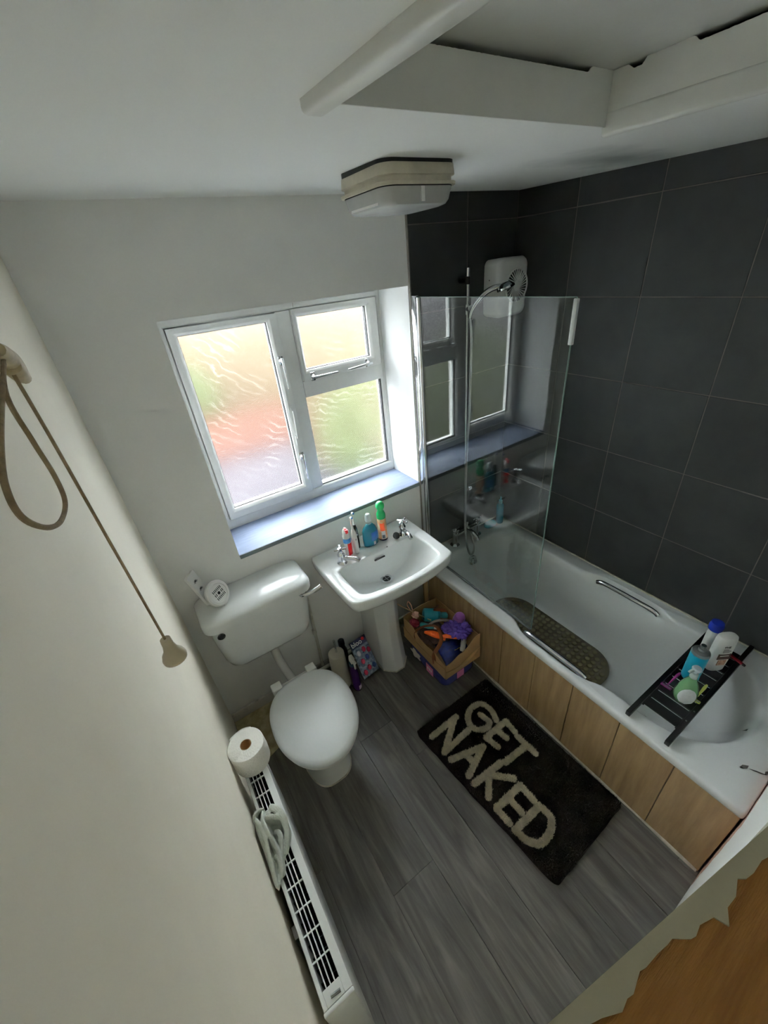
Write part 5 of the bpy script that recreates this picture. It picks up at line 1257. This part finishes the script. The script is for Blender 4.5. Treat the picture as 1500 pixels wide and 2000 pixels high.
def wring(z, s):
    return [Vector((wq.x + ws.x * .039 * s * math.copysign(abs(math.cos(a)) ** .7, math.cos(a)) + wn.x * .022 * s * math.copysign(abs(math.sin(a)) ** .8, math.sin(a)),
                    wq.y + ws.y * .039 * s * math.copysign(abs(math.cos(a)) ** .7, math.cos(a)) + wn.y * .022 * s * math.copysign(abs(math.sin(a)) ** .8, math.sin(a)), ZK + z)) for a in [2 * math.pi * k / 36 for k in range(36)]]
mk('bottle_body', loft([wring(z, s) for z, s in wp]), plastic_w, wb, smooth=55)
def wpt(u, z, off=.0228): return Vector((wq.x + ws.x * u + wn.x * off, wq.y + ws.y * u + wn.y * off, ZK + z))
def wquad(u0, u1, z0, z1, off=.0226): return loft([[wpt(u0, z0, o), wpt(u1, z0, o), wpt(u1, z1, o), wpt(u0, z1, o)] for o in (off - .003, off)])
brown_l = M('brown_label', rgb(74, 46, 44), .4)
mk('brown_label', wquad(-.024, .024, .075, .105, .0227), brown_l, wb, smooth=0)
mk('label_stripe', wquad(-.018, .016, .094, .098, .0231), plastic_w, wb, smooth=0)
mk('picture_label', wquad(-.016, .016, .040, .070, .0226), M('tan_print', rgb(196, 160, 132), .5, col2=rgb(150, 100, 76), scale=90), wb, smooth=0)
text('name_print', 'THE', .014, black, wb, wpt(-.004, .145, .0226), (ws.x, ws.y, 0), (0, 0, 1))
text('small_print', 'moisture\nconditioner', .006, M('grey_ink', rgb(90, 92, 94), .5), wb, wpt(-.002, .122, .0197), (ws.x, ws.y, 0), (0, 0, 1)) if False else None
for k, (u0, u1, z) in enumerate([(-.014, .006, .130), (-.014, .016, .122), (-.014, .012, .115)]):
    mk('print_line', wquad(u0, u1, z, z + .0025, .0228), M('grey_ink', rgb(110, 112, 114), .5), wb, smooth=0)
bl = thing('blue_cap_bottle', (1.855, -1.345, ZK), 'white bottle with dark blue domed cap at the back of the caddy', 'bottle')
bq = (1.838, -1.348)
mk('bottle_body', lathe([(.026, 0), (.028, .003), (.029, .10), (.025, .125), (.023, .130)], (*bq, ZK), 28, sx=1.0, sy=.75), plastic_w, bl)
mk('blue_cap', lathe([(.0245, .128), (.0265, .131), (.0260, .155), (.022, .166), (.010, .170)], (*bq, ZK), 28), M('royal_blue', rgb(24, 44, 140), .2), bl)
def razor(name, p, d, mat, label):
    t = thing(name, p, label, 'razor')
    p = Vector(p); d = Vector(d).normalized(); s = Vector((-d.y, d.x, 0)).normalized()
    mk('handle', tube([p, p + d * .03 + Vector((0, 0, .004)), p + d * .07 + Vector((0, 0, .002)), p + d * .10 + Vector((0, 0, .004))], lambda t_: .0040 + .0015 * math.sin(t_ * 6), 10), mat, t)
    mk('blade_head', bar(p + d * .105 - s * .019 + Vector((0, 0, .004)), p + d * .105 + s * .019 + Vector((0, 0, .004)), .012, .007), mat, t, bevel=.002)
    mk('blade', bar(p + d * .107 - s * .016 + Vector((0, 0, .0078)), p + d * .107 + s * .016 + Vector((0, 0, .0078)), .006, .001), steel, t)
razor('pink_razor', (1.632, -1.344, ZK + .005), (-1, .02, 0), M('magenta_plastic', rgb(140, 40, 110), .3), 'magenta razor lying left of the turquoise bottle on the caddy')
razor('yellow_razor', (1.655, -1.431, ZK + .005), (-1, -.02, 0), M('lime_plastic', rgb(196, 196, 90), .3), 'lime yellow razor lying behind the green soap on the caddy')
rr = thing('red_clip', (1.89, -1.46, ZK), 'dark red clip resting on the caddy side rail', 'clip')
mk('clip_body', bar((1.880, -1.418, ZK + .0068), (1.858, -1.470, ZK + .0125), .012, .008), M('dark_red_plastic', rgb(120, 20, 30), .3), rr, bevel=.002)
mk('clip_end', lathe([(.005, 0), (.006, .002), (.005, .010)], (1.858, -1.470, ZK + .0125), 10, (-.3, -1, .1)), black, rr)

# flakes of old sealant on the rim
fk = M('dark_flake', rgb(70, 66, 62), .8)
for i, (x, y, a, l, wd, lb_) in enumerate([(1.44, -1.640, .6, .030, .010, 'broad grey flake of old sealant on the bath rim'), (1.455, -1.672, 1.1, .045, .003, 'thin dark strip of old sealant on the bath rim'), (1.475, -1.690, .3, .022, .008, 'small grey flake of old sealant against the near wall')]):
    d = Vector((math.cos(a), -math.sin(a), 0)); p = Vector((x, y, ZR + .002))
    s = Vector((-d.y, d.x, 0))
    P_ = [p - d * l / 2, p - d * l * .1 + s * wd * .6, p + d * l / 2 + s * wd * .2, p + d * l * .2 - s * wd * .5, p - d * l * .3 - s * wd * .4]
    mk('sealant_flake', loft([P_, [q + Vector((0, 0, .0015)) for q in P_]]), fk, None, smooth=0, label=lb_, cat='flake')
